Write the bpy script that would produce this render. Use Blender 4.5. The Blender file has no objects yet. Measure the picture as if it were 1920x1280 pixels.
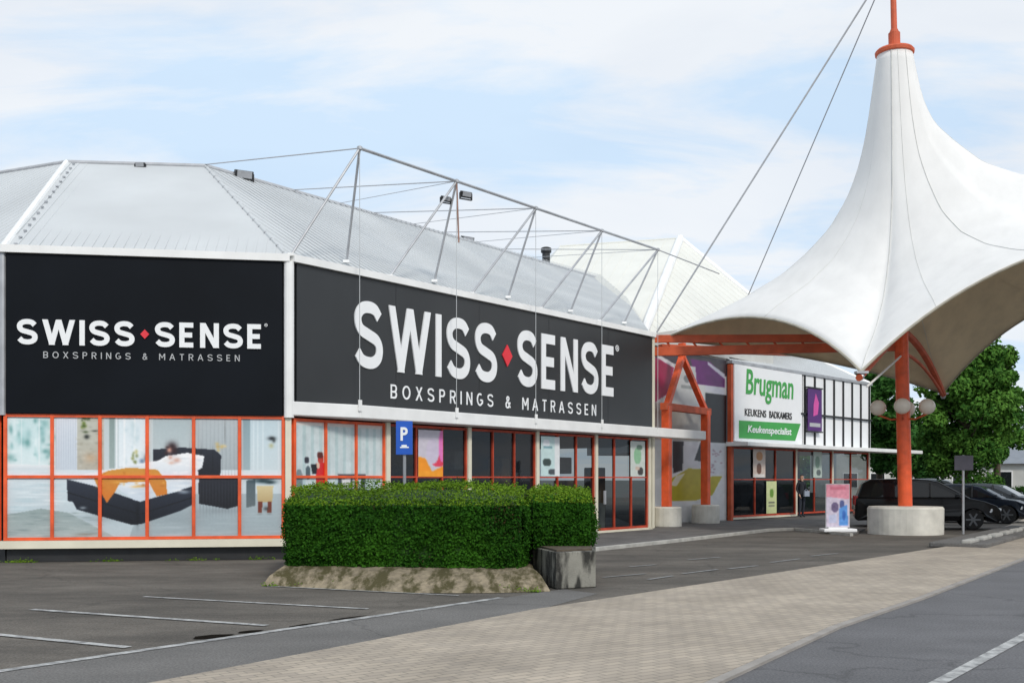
import bpy, bmesh, math, random
import numpy as np
from mathutils import Vector, Matrix, noise

random.seed(7)
rng = np.random.default_rng(11)
SC = bpy.context.scene
COL = SC.collection

# ------------------------------------------------------------------ camera, world, sun, exposure
F = 2000.0                                   # focal length in pixels of the 1920 px wide photograph
EYE = 1.65
HZ = 897.0                                   # horizon row
cd = bpy.data.cameras.new('camera')
cam = bpy.data.objects.new('camera', cd)
COL.objects.link(cam)
cam.location = (0, 0, EYE)
cam.rotation_euler = (math.radians(90), 0, 0)
cd.sensor_width = 36
cd.sensor_fit = 'HORIZONTAL'
cd.lens = 36 * F / 1920
cd.shift_y = (HZ - 640) / 1920
cd.clip_end = 1500
SC.camera = cam

SUN_EL, SUN_AZ = 40, 156                     # azimuth clockwise from +Y, direction the light comes from
w = bpy.data.worlds.new('World')
SC.world = w
w.use_nodes = True
nt = w.node_tree
N, L = nt.nodes, nt.links
N.clear()
out = N.new('ShaderNodeOutputWorld')
sky = N.new('ShaderNodeTexSky')
sky.sky_type = 'NISHITA'
sky.sun_disc = False
sky.sun_elevation = math.radians(SUN_EL)
sky.sun_rotation = math.radians(SUN_AZ)
sky.air_density = 1.0
sky.dust_density = 1.5
bg1 = N.new('ShaderNodeBackground'); bg1.inputs[1].default_value = 0.15
L.new(sky.outputs[0], bg1.inputs[0])
tc = N.new('ShaderNodeTexCoord')
sep = N.new('ShaderNodeSeparateXYZ'); L.new(tc.outputs['Generated'], sep.inputs[0])
mx = N.new('ShaderNodeMath'); mx.operation = 'MAXIMUM'; mx.inputs[1].default_value = 0.0
L.new(sep.outputs[2], mx.inputs[0])
ad = N.new('ShaderNodeMath'); ad.operation = 'ADD'; ad.inputs[1].default_value = 0.22
L.new(mx.outputs[0], ad.inputs[0])
dx = N.new('ShaderNodeMath'); dx.operation = 'DIVIDE'
dy = N.new('ShaderNodeMath'); dy.operation = 'DIVIDE'
L.new(sep.outputs[0], dx.inputs[0]); L.new(ad.outputs[0], dx.inputs[1])
L.new(sep.outputs[1], dy.inputs[0]); L.new(ad.outputs[0], dy.inputs[1])
cmb = N.new('ShaderNodeCombineXYZ')
L.new(dx.outputs[0], cmb.inputs[0]); L.new(dy.outputs[0], cmb.inputs[1])
n1 = N.new('ShaderNodeTexNoise'); n1.inputs['Scale'].default_value = 1.15; n1.inputs['Detail'].default_value = 7; n1.inputs['Roughness'].default_value = 0.5
n1.inputs['Distortion'].default_value = 0.6
mpn = N.new('ShaderNodeMapping'); mpn.inputs['Location'].default_value = (3.1, 1.7, 0); mpn.inputs['Scale'].default_value = (1.0, 1.35, 1)
L.new(cmb.outputs[0], mpn.inputs[0]); L.new(mpn.outputs[0], n1.inputs['Vector'])
r1 = N.new('ShaderNodeValToRGB')
r1.color_ramp.elements[0].position = 0.40; r1.color_ramp.elements[0].color = (0.86, 0.86, 0.86, 1)
r1.color_ramp.elements[1].position = 0.60; r1.color_ramp.elements[1].color = (1, 1, 1, 1)
L.new(n1.outputs[0], r1.inputs[0])
bg2 = N.new('ShaderNodeBackground')
n2 = N.new('ShaderNodeTexNoise'); n2.inputs['Scale'].default_value = 1.7; n2.inputs['Detail'].default_value = 9; n2.inputs['Roughness'].default_value = 0.58; n2.inputs['Distortion'].default_value = 0.35
mp2 = N.new('ShaderNodeMapping'); mp2.inputs['Location'].default_value = (5.3, 0.4, 0); mp2.inputs['Scale'].default_value = (0.8, 1.9, 1)
L.new(cmb.outputs[0], mp2.inputs[0]); L.new(mp2.outputs[0], n2.inputs['Vector'])
r2 = N.new('ShaderNodeValToRGB')
r2.color_ramp.elements[0].position = 0.41; r2.color_ramp.elements[0].color = (0.65, 0.815, 1.0, 1)
r2.color_ramp.elements[1].position = 0.56; r2.color_ramp.elements[1].color = (0.88, 0.92, 0.97, 1)
L.new(n2.outputs[0], r2.inputs[0]); L.new(r2.outputs[0], bg2.inputs[0])
bg2.inputs[1].default_value = 1.0
ms = N.new('ShaderNodeMixShader')
L.new(r1.outputs[0], ms.inputs[0]); L.new(bg1.outputs[0], ms.inputs[1]); L.new(bg2.outputs[0], ms.inputs[2])
L.new(ms.outputs[0], out.inputs[0])

sl = bpy.data.lights.new('sun', 'SUN')
sl.energy = 2.0
sl.angle = math.radians(10)
sl.color = (1.0, 0.94, 0.85)
so = bpy.data.objects.new('sun', sl)
COL.objects.link(so)
a, e = math.radians(SUN_AZ), math.radians(SUN_EL)
sd = Vector((math.sin(a) * math.cos(e), math.cos(a) * math.cos(e), math.sin(e)))
so.rotation_euler = (-sd).to_track_quat('-Z', 'Y').to_euler()

SC.view_settings.view_transform = 'Standard'
SC.view_settings.look = 'None'
SC.view_settings.exposure = 0.0
SC.view_settings.gamma = 1.0

# ------------------------------------------------------------------ materials
def s2l(c):
    return tuple(((x / 255) / 12.92 if x / 255 <= 0.04045 else ((x / 255 + 0.055) / 1.055) ** 2.4) for x in c)

def mat(name, col, rough=0.6, var=0.12, scale=6.0, bump=0.0, bscale=60.0, metal=0.0, spec=0.5, big=0.0):
    m = bpy.data.materials.new(name); m.use_nodes = True
    nt = m.node_tree; N, L = nt.nodes, nt.links
    b = N['Principled BSDF']
    b.inputs['Roughness'].default_value = rough
    b.inputs['Metallic'].default_value = metal
    b.inputs['Specular IOR Level'].default_value = spec
    tc = N.new('ShaderNodeTexCoord')
    n = N.new('ShaderNodeTexNoise'); n.inputs['Scale'].default_value = scale; n.inputs['Detail'].default_value = 6
    L.new(tc.outputs['Object'], n.inputs['Vector'])
    r = N.new('ShaderNodeValToRGB')
    r.color_ramp.elements[0].position = 0.3
    r.color_ramp.elements[1].position = 0.7
    r.color_ramp.elements[0].color = tuple(c * (1 - var) for c in col) + (1,)
    r.color_ramp.elements[1].color = tuple(min(1, c * (1 + var)) for c in col) + (1,)
    L.new(n.outputs[0], r.inputs[0])
    last = r.outputs[0]
    if big:
        n3 = N.new('ShaderNodeTexNoise'); n3.inputs['Scale'].default_value = 0.35; n3.inputs['Detail'].default_value = 5
        L.new(tc.outputs['Object'], n3.inputs['Vector'])
        mr = N.new('ShaderNodeMapRange'); mr.inputs[1].default_value = 0.3; mr.inputs[2].default_value = 0.7
        mr.inputs[3].default_value = 1 - big; mr.inputs[4].default_value = 1 + big
        L.new(n3.outputs[0], mr.inputs[0])
        mm = N.new('ShaderNodeVectorMath'); mm.operation = 'SCALE'
        L.new(last, mm.inputs[0]); L.new(mr.outputs[0], mm.inputs['Scale'])
        last = mm.outputs[0]
    L.new(last, b.inputs['Base Color'])
    if bump:
        n2 = N.new('ShaderNodeTexNoise'); n2.inputs['Scale'].default_value = bscale; n2.inputs['Detail'].default_value = 4
        L.new(tc.outputs['Object'], n2.inputs['Vector'])
        bp = N.new('ShaderNodeBump'); bp.inputs['Strength'].default_value = bump; bp.inputs['Distance'].default_value = 0.02
        L.new(n2.outputs[0], bp.inputs['Height']); L.new(bp.outputs[0], b.inputs['Normal'])
    return m

def asphalt_mat(name, col, patch=0.15):
    m = mat(name, col, 0.9, 0.10, 1.3, 0.6, 140, big=patch)
    nt = m.node_tree; N, L = nt.nodes, nt.links
    b = N['Principled BSDF']
    src = b.inputs['Base Color'].links[0].from_socket
    tc = N.new('ShaderNodeTexCoord')
    n = N.new('ShaderNodeTexNoise'); n.inputs['Scale'].default_value = 45; n.inputs['Detail'].default_value = 3
    L.new(tc.outputs['Object'], n.inputs['Vector'])
    mr = N.new('ShaderNodeMapRange'); mr.inputs[1].default_value = 0.3; mr.inputs[2].default_value = 0.7
    mr.inputs[3].default_value = 0.66; mr.inputs[4].default_value = 1.34
    L.new(n.outputs[0], mr.inputs[0])
    v = N.new('ShaderNodeTexVoronoi'); v.feature = 'DISTANCE_TO_EDGE'; v.inputs['Scale'].default_value = 0.28
    nd = N.new('ShaderNodeTexNoise'); nd.inputs['Scale'].default_value = 1.2; nd.inputs['Detail'].default_value = 5
    L.new(tc.outputs['Object'], nd.inputs['Vector'])
    va = N.new('ShaderNodeVectorMath'); va.operation = 'ADD'
    L.new(tc.outputs['Object'], va.inputs[0]); L.new(nd.outputs['Color'], va.inputs[1])
    L.new(va.outputs[0], v.inputs['Vector'])
    cr = N.new('ShaderNodeMapRange'); cr.inputs[1].default_value = 0.0; cr.inputs[2].default_value = 0.012
    cr.inputs[3].default_value = 0.72; cr.inputs[4].default_value = 1.0
    L.new(v.outputs['Distance'], cr.inputs[0])
    mu = N.new('ShaderNodeMath'); mu.operation = 'MULTIPLY'
    L.new(mr.outputs[0], mu.inputs[0]); L.new(cr.outputs[0], mu.inputs[1])
    st = N.new('ShaderNodeTexNoise'); st.inputs['Scale'].default_value = 0.55; st.inputs['Detail'].default_value = 9; st.inputs['Roughness'].default_value = 0.68
    mps = N.new('ShaderNodeMapping'); mps.inputs['Rotation'].default_value = (0, 0, 0.91); mps.inputs['Scale'].default_value = (0.45, 1.5, 1)
    L.new(tc.outputs['Object'], mps.inputs[0]); L.new(mps.outputs[0], st.inputs['Vector'])
    sr = N.new('ShaderNodeMapRange'); sr.inputs[1].default_value = 0.40; sr.inputs[2].default_value = 0.62
    sr.inputs[3].default_value = 1 - patch * 1.6; sr.inputs[4].default_value = 1 + patch * 0.7
    L.new(st.outputs[0], sr.inputs[0])
    m2 = N.new('ShaderNodeMath'); m2.operation = 'MULTIPLY'
    L.new(mu.outputs[0], m2.inputs[0]); L.new(sr.outputs[0], m2.inputs[1]); mu = m2
    sc = N.new('ShaderNodeVectorMath'); sc.operation = 'SCALE'
    L.new(src, sc.inputs[0]); L.new(mu.outputs[0], sc.inputs['Scale'])
    L.new(sc.outputs[0], b.inputs['Base Color'])
    return m

def brick_mat(name, c1, c2, mortar, bw, rh, rot=0.0, msize=0.008):
    m = bpy.data.materials.new(name); m.use_nodes = True
    nt = m.node_tree; N, L = nt.nodes, nt.links
    b = N['Principled BSDF']; b.inputs['Roughness'].default_value = 0.9
    tc = N.new('ShaderNodeTexCoord')
    mp = N.new('ShaderNodeMapping'); mp.inputs['Rotation'].default_value = (0, 0, rot)
    L.new(tc.outputs['Object'], mp.inputs[0])
    br = N.new('ShaderNodeTexBrick')
    br.inputs['Scale'].default_value = 1.0
    br.inputs['Brick Width'].default_value = bw; br.inputs['Row Height'].default_value = rh
    br.inputs['Mortar Size'].default_value = msize
    br.inputs['Color1'].default_value = c1 + (1,); br.inputs['Color2'].default_value = c2 + (1,)
    br.inputs['Mortar'].default_value = mortar + (1,)
    L.new(mp.outputs[0], br.inputs[0])
    n = N.new('ShaderNodeTexNoise'); n.inputs['Scale'].default_value = 0.9; n.inputs['Detail'].default_value = 8
    L.new(tc.outputs['Object'], n.inputs['Vector'])
    mr = N.new('ShaderNodeMapRange'); mr.inputs[1].default_value = 0.3; mr.inputs[2].default_value = 0.7
    mr.inputs[3].default_value = 0.8; mr.inputs[4].default_value = 1.15
    L.new(n.outputs[0], mr.inputs[0])
    sc = N.new('ShaderNodeVectorMath'); sc.operation = 'SCALE'
    L.new(br.outputs[0], sc.inputs[0]); L.new(mr.outputs[0], sc.inputs['Scale'])
    L.new(sc.outputs[0], b.inputs['Base Color'])
    bp = N.new('ShaderNodeBump'); bp.inputs['Strength'].default_value = 0.5; bp.inputs['Distance'].default_value = 0.01
    inv = N.new('ShaderNodeMath'); inv.operation = 'SUBTRACT'; inv.inputs[0].default_value = 1
    L.new(br.outputs['Fac'], inv.inputs[1]); L.new(inv.outputs[0], bp.inputs['Height'])
    L.new(bp.outputs[0], b.inputs['Normal'])
    return m

def paint_mat(name, col, rough=0.7):
    """worn thermoplastic marking, lets the asphalt show through where it is worn"""
    m = mat(name, col, rough, 0.08, 3)
    nt = m.node_tree; N, L = nt.nodes, nt.links
    b = N['Principled BSDF']
    src = b.inputs['Base Color'].links[0].from_socket
    tc = N.new('ShaderNodeTexCoord')
    n = N.new('ShaderNodeTexNoise'); n.inputs['Scale'].default_value = 5; n.inputs['Detail'].default_value = 8; n.inputs['Roughness'].default_value = 0.7
    L.new(tc.outputs['Object'], n.inputs['Vector'])
    mr = N.new('ShaderNodeMapRange'); mr.inputs[1].default_value = 0.42; mr.inputs[2].default_value = 0.60
    mr.inputs[3].default_value = 0.62; mr.inputs[4].default_value = 0.05
    L.new(n.outputs[0], mr.inputs[0])
    mi = N.new('ShaderNodeMix'); mi.data_type = 'RGBA'
    L.new(mr.outputs[0], mi.inputs['Factor'])
    mi.inputs[6].default_value = (0.17, 0.17, 0.17, 1)
    L.new(src, mi.inputs[7])
    L.new(mi.outputs[2], b.inputs['Base Color'])
    return m

def print_mat(name, rough=0.35):
    m = bpy.data.materials.new(name); m.use_nodes = True
    nt = m.node_tree; b = nt.nodes['Principled BSDF']; b.inputs['Roughness'].default_value = rough
    v = nt.nodes.new('ShaderNodeVertexColor'); v.layer_name = 'ink'
    nt.links.new(v.outputs[0], b.inputs['Base Color'])
    return m

def glass_mat(name, tint=(0.02, 0.025, 0.03), mixv=0.45, rough=0.03):
    m = bpy.data.materials.new(name); m.use_nodes = True
    nt = m.node_tree; N, L = nt.nodes, nt.links
    b = N['Principled BSDF']; b.inputs['Base Color'].default_value = tint + (1,)
    b.inputs['Roughness'].default_value = rough; b.inputs['Specular IOR Level'].default_value = 0.5
    t = N.new('ShaderNodeBsdfTransparent'); t.inputs[0].default_value = (0.8, 0.86, 0.86, 1)
    x = N.new('ShaderNodeMixShader'); x.inputs[0].default_value = mixv
    L.new(t.outputs[0], x.inputs[1]); L.new(b.outputs[0], x.inputs[2])
    L.new(x.outputs[0], N['Material Output'].inputs[0])
    return m

def leaf_mat(name, dark, light, scale=1.4, fine=30):
    m = bpy.data.materials.new(name); m.use_nodes = True
    nt = m.node_tree; N, L = nt.nodes, nt.links
    b = N['Principled BSDF']; b.inputs['Roughness'].default_value = 0.75; b.inputs['Specular IOR Level'].default_value = 0.12
    tc = N.new('ShaderNodeTexCoord')
    n = N.new('ShaderNodeTexNoise'); n.inputs['Scale'].default_value = scale; n.inputs['Detail'].default_value = 4
    n2 = N.new('ShaderNodeTexNoise'); n2.inputs['Scale'].default_value = fine; n2.inputs['Detail'].default_value = 1
    L.new(tc.outputs['Object'], n.inputs['Vector']); L.new(tc.outputs['Object'], n2.inputs['Vector'])
    ad = N.new('ShaderNodeMath'); ad.operation = 'ADD'; L.new(n.outputs[0], ad.inputs[0]); L.new(n2.outputs[0], ad.inputs[1])
    r = N.new('ShaderNodeValToRGB')
    r.color_ramp.elements[0].position = 0.38; r.color_ramp.elements[0].color = dark + (1,)
    r.color_ramp.elements[1].position = 0.64; r.color_ramp.elements[1].color = light + (1,)
    if name == 'hedge_leaves':
        e3 = r.color_ramp.elements.new(0.335); e3.color = (0.07, 0.045, 0.018, 1)
    hv = N.new('ShaderNodeMath'); hv.operation = 'MULTIPLY'; hv.inputs[1].default_value = 0.5
    L.new(ad.outputs[0], hv.inputs[0]); L.new(hv.outputs[0], r.inputs[0])
    L.new(r.outputs[0], b.inputs['Base Color'])
    t = N.new('ShaderNodeBsdfTranslucent'); L.new(r.outputs[0], t.inputs[0])
    x = N.new('ShaderNodeMixShader'); x.inputs[0].default_value = 0.22
    L.new(b.outputs[0], x.inputs[1]); L.new(t.outputs[0], x.inputs[2])
    L.new(x.outputs[0], N['Material Output'].inputs[0])
    return m

M = {}
M['asphalt'] = asphalt_mat('asphalt', (0.130, 0.115, 0.097), 0.22)
M['road'] = asphalt_mat('road_asphalt', (0.140, 0.138, 0.143), 0.06)
M['gutter'] = asphalt_mat('gutter_asphalt', (0.155, 0.148, 0.140), 0.08)
M['far_ground'] = mat('far_ground', (0.16, 0.16, 0.15), 0.95, 0.2, 0.3, 0.3)
M['pavers'] = brick_mat('pavers', (0.42, 0.355, 0.28), (0.34, 0.29, 0.235), (0.25, 0.22, 0.18), 0.21, 0.105, -0.655)
M['shop_pavers'] = brick_mat('shop_pavers', (0.15, 0.14, 0.135), (0.11, 0.105, 0.10), (0.06, 0.06, 0.055), 0.3, 0.3, -0.655)
M['paint'] = paint_mat('road_paint', (0.66, 0.66, 0.64))
M['edging'] = mat('paver_edging', (0.30, 0.275, 0.25), 0.9, 0.15, 3, 0.4, 60)
M['kerb'] = mat('kerb_concrete', (0.42, 0.41, 0.38), 0.85, 0.2, 4, 0.4, 80)
M['paint_worn'] = paint_mat('road_paint_worn', (0.32, 0.32, 0.31))
M['concrete'] = mat('concrete', (0.62, 0.60, 0.54), 0.85, 0.18, 2.2, 0.4, 60, big=0.15)
M['bank'] = mat('bank_concrete', (0.185, 0.150, 0.095), 0.95, 0.6, 5.5, 1.0, 22, big=0.25)
M['roof'] = mat('roof_sheet', (0.53, 0.55, 0.56), 0.6, 0.04, 0.5, spec=0.2, big=0.05)
M['roof_cream'] = mat('roof_sheet_cream', (0.72, 0.715, 0.66), 0.6, 0.04, 0.8)
M['white'] = mat('white_paint', (0.84, 0.84, 0.83), 0.5, 0.06, 2)
M['cream'] = mat('cream_paint', (0.72, 0.68, 0.55), 0.5, 0.08, 2)
M['orange'] = mat('orange_paint', s2l((228, 92, 46)), 0.45, 0.2, 3.5, 0.15, 30, big=0.12)
M['orange_weathered'] = mat('orange_weathered', s2l((196, 88, 52)), 0.6, 0.2, 2.5)
M['frame_dark'] = mat('frame_weathered_red', s2l((186, 70, 44)), 0.55, 0.25, 3.5, big=0.2)
M['gap_black'] = mat('gutter_black', (0.014, 0.012, 0.010), 1.0, 0.3, 9, spec=0.0)  # matte black for the flat gutter gap patches
M['rusty'] = mat('rusty_steel', (0.34, 0.20, 0.16), 0.7, 0.3, 4)
M['black_panel'] = mat('black_sheet', s2l((15, 19, 25)), 0.5, 0.15, 0.8, spec=0.12, big=0.1)
M['grey_panel'] = mat('charcoal_sheet', s2l((48, 50, 52)), 0.40, 0.08, 0.6, spec=0.45, big=0.08)
M['sign_white'] = mat('sign_white', (0.86, 0.87, 0.88), 0.45, 0.02, 2)
M['sign_grey'] = mat('sign_grey', (0.45, 0.46, 0.47), 0.5, 0.03, 2)
M['red'] = mat('sign_red', s2l((226, 50, 62)), 0.45, 0.04, 2)
M['dark'] = mat('dark_metal', (0.02, 0.021, 0.023), 0.5, 0.2, 4)
M['steel'] = mat('galvanised_steel', (0.42, 0.43, 0.45), 0.45, 0.15, 3, metal=0.35)
M['cable'] = mat('steel_cable', (0.40, 0.41, 0.43), 0.5, 0.1, 5)
def membrane_mat(name, col, rough, dirt, tr=0.2):
    m = mat(name, col, rough, 0.03, 0.9, 0.15, 3.0, big=0.03, spec=0.2)
    nt = m.node_tree; N, L = nt.nodes, nt.links
    b = N['Principled BSDF']; src = b.inputs['Base Color'].links[0].from_socket
    tc = N.new('ShaderNodeTexCoord')
    mp = N.new('ShaderNodeMapping'); mp.inputs['Scale'].default_value = (1.6, 1.6, 0.16)
    L.new(tc.outputs['Object'], mp.inputs[0])
    n = N.new('ShaderNodeTexNoise'); n.inputs['Scale'].default_value = 1.6; n.inputs['Detail'].default_value = 7; n.inputs['Roughness'].default_value = 0.6
    L.new(mp.outputs[0], n.inputs['Vector'])
    mr = N.new('ShaderNodeMapRange'); mr.inputs[1].default_value = 0.3; mr.inputs[2].default_value = 0.6
    mr.inputs[3].default_value = 1 - dirt; mr.inputs[4].default_value = 1.0
    L.new(n.outputs[0], mr.inputs[0])
    sc = N.new('ShaderNodeVectorMath'); sc.operation = 'SCALE'
    L.new(src, sc.inputs[0]); L.new(mr.outputs[0], sc.inputs['Scale']); L.new(sc.outputs[0], b.inputs['Base Color'])
    t = N.new('ShaderNodeBsdfTranslucent'); L.new(sc.outputs[0], t.inputs[0])
    x = N.new('ShaderNodeMixShader'); x.inputs[0].default_value = tr
    L.new(b.outputs[0], x.inputs[1]); L.new(t.outputs[0], x.inputs[2]); L.new(x.outputs[0], N['Material Output'].inputs[0])
    return m
M['membrane'] = membrane_mat('membrane', (0.86, 0.85, 0.83), 0.65, 0.05, .10)
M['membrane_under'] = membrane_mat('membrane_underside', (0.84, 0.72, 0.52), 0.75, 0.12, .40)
M['seam'] = mat('membrane_seam', (0.60, 0.60, 0.57), 0.7, 0.1, 4)
M['rope'] = mat('edge_rope', (0.40, 0.37, 0.30), 0.7, 0.15, 4)
M['interior'] = mat('interior', (0.03, 0.032, 0.036), 0.9, 0.35, 1.2)
M['shopfloor'] = mat('shop_floor', (0.10, 0.09, 0.08), 0.5, 0.2, 1)
M['glass'] = glass_mat('window_glass', (0.010, 0.013, 0.017), 0.62)
M['carglass'] = glass_mat('car_glass', (0.015, 0.018, 0.02), 0.9)
M['print'] = print_mat('printed_film')
M['hedge'] = leaf_mat('hedge_leaves', (0.006, 0.042, 0.003), (0.045, 0.155, 0.010), 1.1, 22)
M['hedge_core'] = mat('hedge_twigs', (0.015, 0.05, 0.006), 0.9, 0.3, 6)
M['lit_top_weed'] = leaf_mat('lit_top_and_weed_leaves', (0.07, 0.15, 0.008), (0.20, 0.33, 0.025), 1.1, 22)  # yellower green: light on the hedge top put into the colour; weeds share it
M['leaf_a'] = leaf_mat('tree_leaves', (0.026, 0.10, 0.015), (0.135, 0.29, 0.045), 0.6, 5)
M['leaf_b'] = leaf_mat('tree_leaves_dark', (0.02, 0.08, 0.016), (0.07, 0.19, 0.035), 0.6, 5)
M['bark'] = mat('bark', (0.09, 0.07, 0.05), 0.95, 0.3, 8, 0.8, 20)
M['blue'] = mat('sign_blue', s2l((28, 88, 190)), 0.4, 0.04, 3)
M['carblack'] = mat('car_paint_black', (0.004, 0.0045, 0.006), 0.12, 0.1, 2, spec=0.4)
M['cargrey'] = mat('car_paint_grey', (0.05, 0.058, 0.068), 0.2, 0.1, 2, spec=0.6)
M['carblue'] = mat('car_paint_blue', (0.012, 0.018, 0.03), 0.15, 0.1, 2, spec=0.4)
M['carsilver'] = mat('car_paint_silver', (0.42, 0.44, 0.46), 0.25, 0.05, 2, metal=0.3)
M['rubber'] = mat('tyre_rubber', (0.018, 0.018, 0.018), 0.85, 0.2, 8)
M['alloy'] = mat('alloy', (0.34, 0.35, 0.37), 0.35, 0.05, 3, metal=0.5)
M['car_rim'] = mat('car_rim', (0.14, 0.145, 0.15), 0.35, 0.1, 3, metal=0.5)
M['headlight'] = mat('headlight_lens', (0.88, 0.90, 0.92), 0.15, 0.05, 10)
M['taillight'] = mat('taillight_lens', (0.45, 0.02, 0.02), 0.2, 0.05, 10)
M['globe'] = mat('globe_glass', (0.80, 0.72, 0.62), 0.35, 0.05, 3)
M['green'] = mat('sign_green', s2l((60, 160, 70)), 0.45, 0.05, 2)
M['purple'] = mat('banner_purple', s2l((84, 36, 112)), 0.5, 0.15, 1.5)
M['pink'] = mat('banner_pink', s2l((210, 80, 160)), 0.5, 0.1, 3)
M['plaster'] = mat('pale_plaster', (0.55, 0.55, 0.52), 0.8, 0.08, 1.5)
M['tile_roof'] = mat('grey_roof', (0.22, 0.24, 0.27), 0.8, 0.1, 3)
M['skin'] = mat('skin', (0.55, 0.32, 0.22), 0.6, 0.05, 5)
M['hair'] = mat('hair', (0.05, 0.03, 0.02), 0.7, 0.2, 30)
M['coat'] = mat('dark_coat', (0.015, 0.017, 0.025), 0.85, 0.2, 8)
M['jeans'] = mat('dark_jeans', (0.025, 0.03, 0.045), 0.85, 0.2, 8)
M['bag'] = mat('grey_bag', (0.3, 0.34, 0.42), 0.8, 0.1, 8)

# stained concrete for the block end
def stained_concrete():
    m = mat('stained_concrete', (0.30, 0.29, 0.25), 0.9, 0.2, 3, 0.5, 50)
    nt = m.node_tree; N, L = nt.nodes, nt.links
    b = N['Principled BSDF']; src = b.inputs['Base Color'].links[0].from_socket
    tc = N.new('ShaderNodeTexCoord')
    mp = N.new('ShaderNodeMapping'); mp.inputs['Scale'].default_value = (6.5, 6.5, 1.9)
    L.new(tc.outputs['Object'], mp.inputs[0])
    n = N.new('ShaderNodeTexNoise'); n.inputs['Scale'].default_value = 1.0; n.inputs['Detail'].default_value = 4
    L.new(mp.outputs[0], n.inputs['Vector'])
    mr = N.new('ShaderNodeMapRange'); mr.inputs[1].default_value = 0.44; mr.inputs[2].default_value = 0.58
    mr.inputs[3].default_value = 0.10; mr.inputs[4].default_value = 0.8
    L.new(n.outputs[0], mr.inputs[0])
    sc = N.new('ShaderNodeVectorMath'); sc.operation = 'SCALE'
    L.new(src, sc.inputs[0]); L.new(mr.outputs[0], sc.inputs['Scale']); L.new(sc.outputs[0], b.inputs['Base Color'])
    return m
M['stained'] = stained_concrete()
def bank_mat():
    m = mat('bank_concrete', (0.25, 0.205, 0.14), 0.95, 0.3, 9, 1.0, 26, big=0.12)
    nt = m.node_tree; N, L = nt.nodes, nt.links
    b = N['Principled BSDF']; src = b.inputs['Base Color'].links[0].from_socket
    tc = N.new('ShaderNodeTexCoord')
    mp = N.new('ShaderNodeMapping'); mp.inputs['Scale'].default_value = (3.4, .8, 4.2)
    L.new(tc.outputs['Object'], mp.inputs[0])
    n = N.new('ShaderNodeTexNoise'); n.inputs['Scale'].default_value = 1.3; n.inputs['Detail'].default_value = 6; n.inputs['Roughness'].default_value = 0.65
    L.new(mp.outputs[0], n.inputs['Vector'])
    mr = N.new('ShaderNodeMapRange'); mr.inputs[1].default_value = 0.42; mr.inputs[2].default_value = 0.56
    L.new(n.outputs[0], mr.inputs[0])
    mi = N.new('ShaderNodeMix'); mi.data_type = 'RGBA'
    L.new(mr.outputs[0], mi.inputs['Factor']); mi.inputs[6].default_value = (0.065, 0.055, 0.018, 1); L.new(src, mi.inputs[7])
    L.new(mi.outputs[2], b.inputs['Base Color'])
    return m
M['bank'] = bank_mat()

# ------------------------------------------------------------------ object helpers
def tag(o, label=None, cat=None, group=None, kind=None):
    if label: o['label'] = label
    if cat: o['category'] = cat
    if group: o['group'] = group
    if kind: o['kind'] = kind
    return o

def empty(name, loc, rz=0.0, **k):
    o = bpy.data.objects.new(name, None)
    COL.objects.link(o)
    o.location = loc; o.rotation_euler = (0, 0, rz)
    o.empty_display_size = 0.2
    return tag(o, **k)

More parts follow.
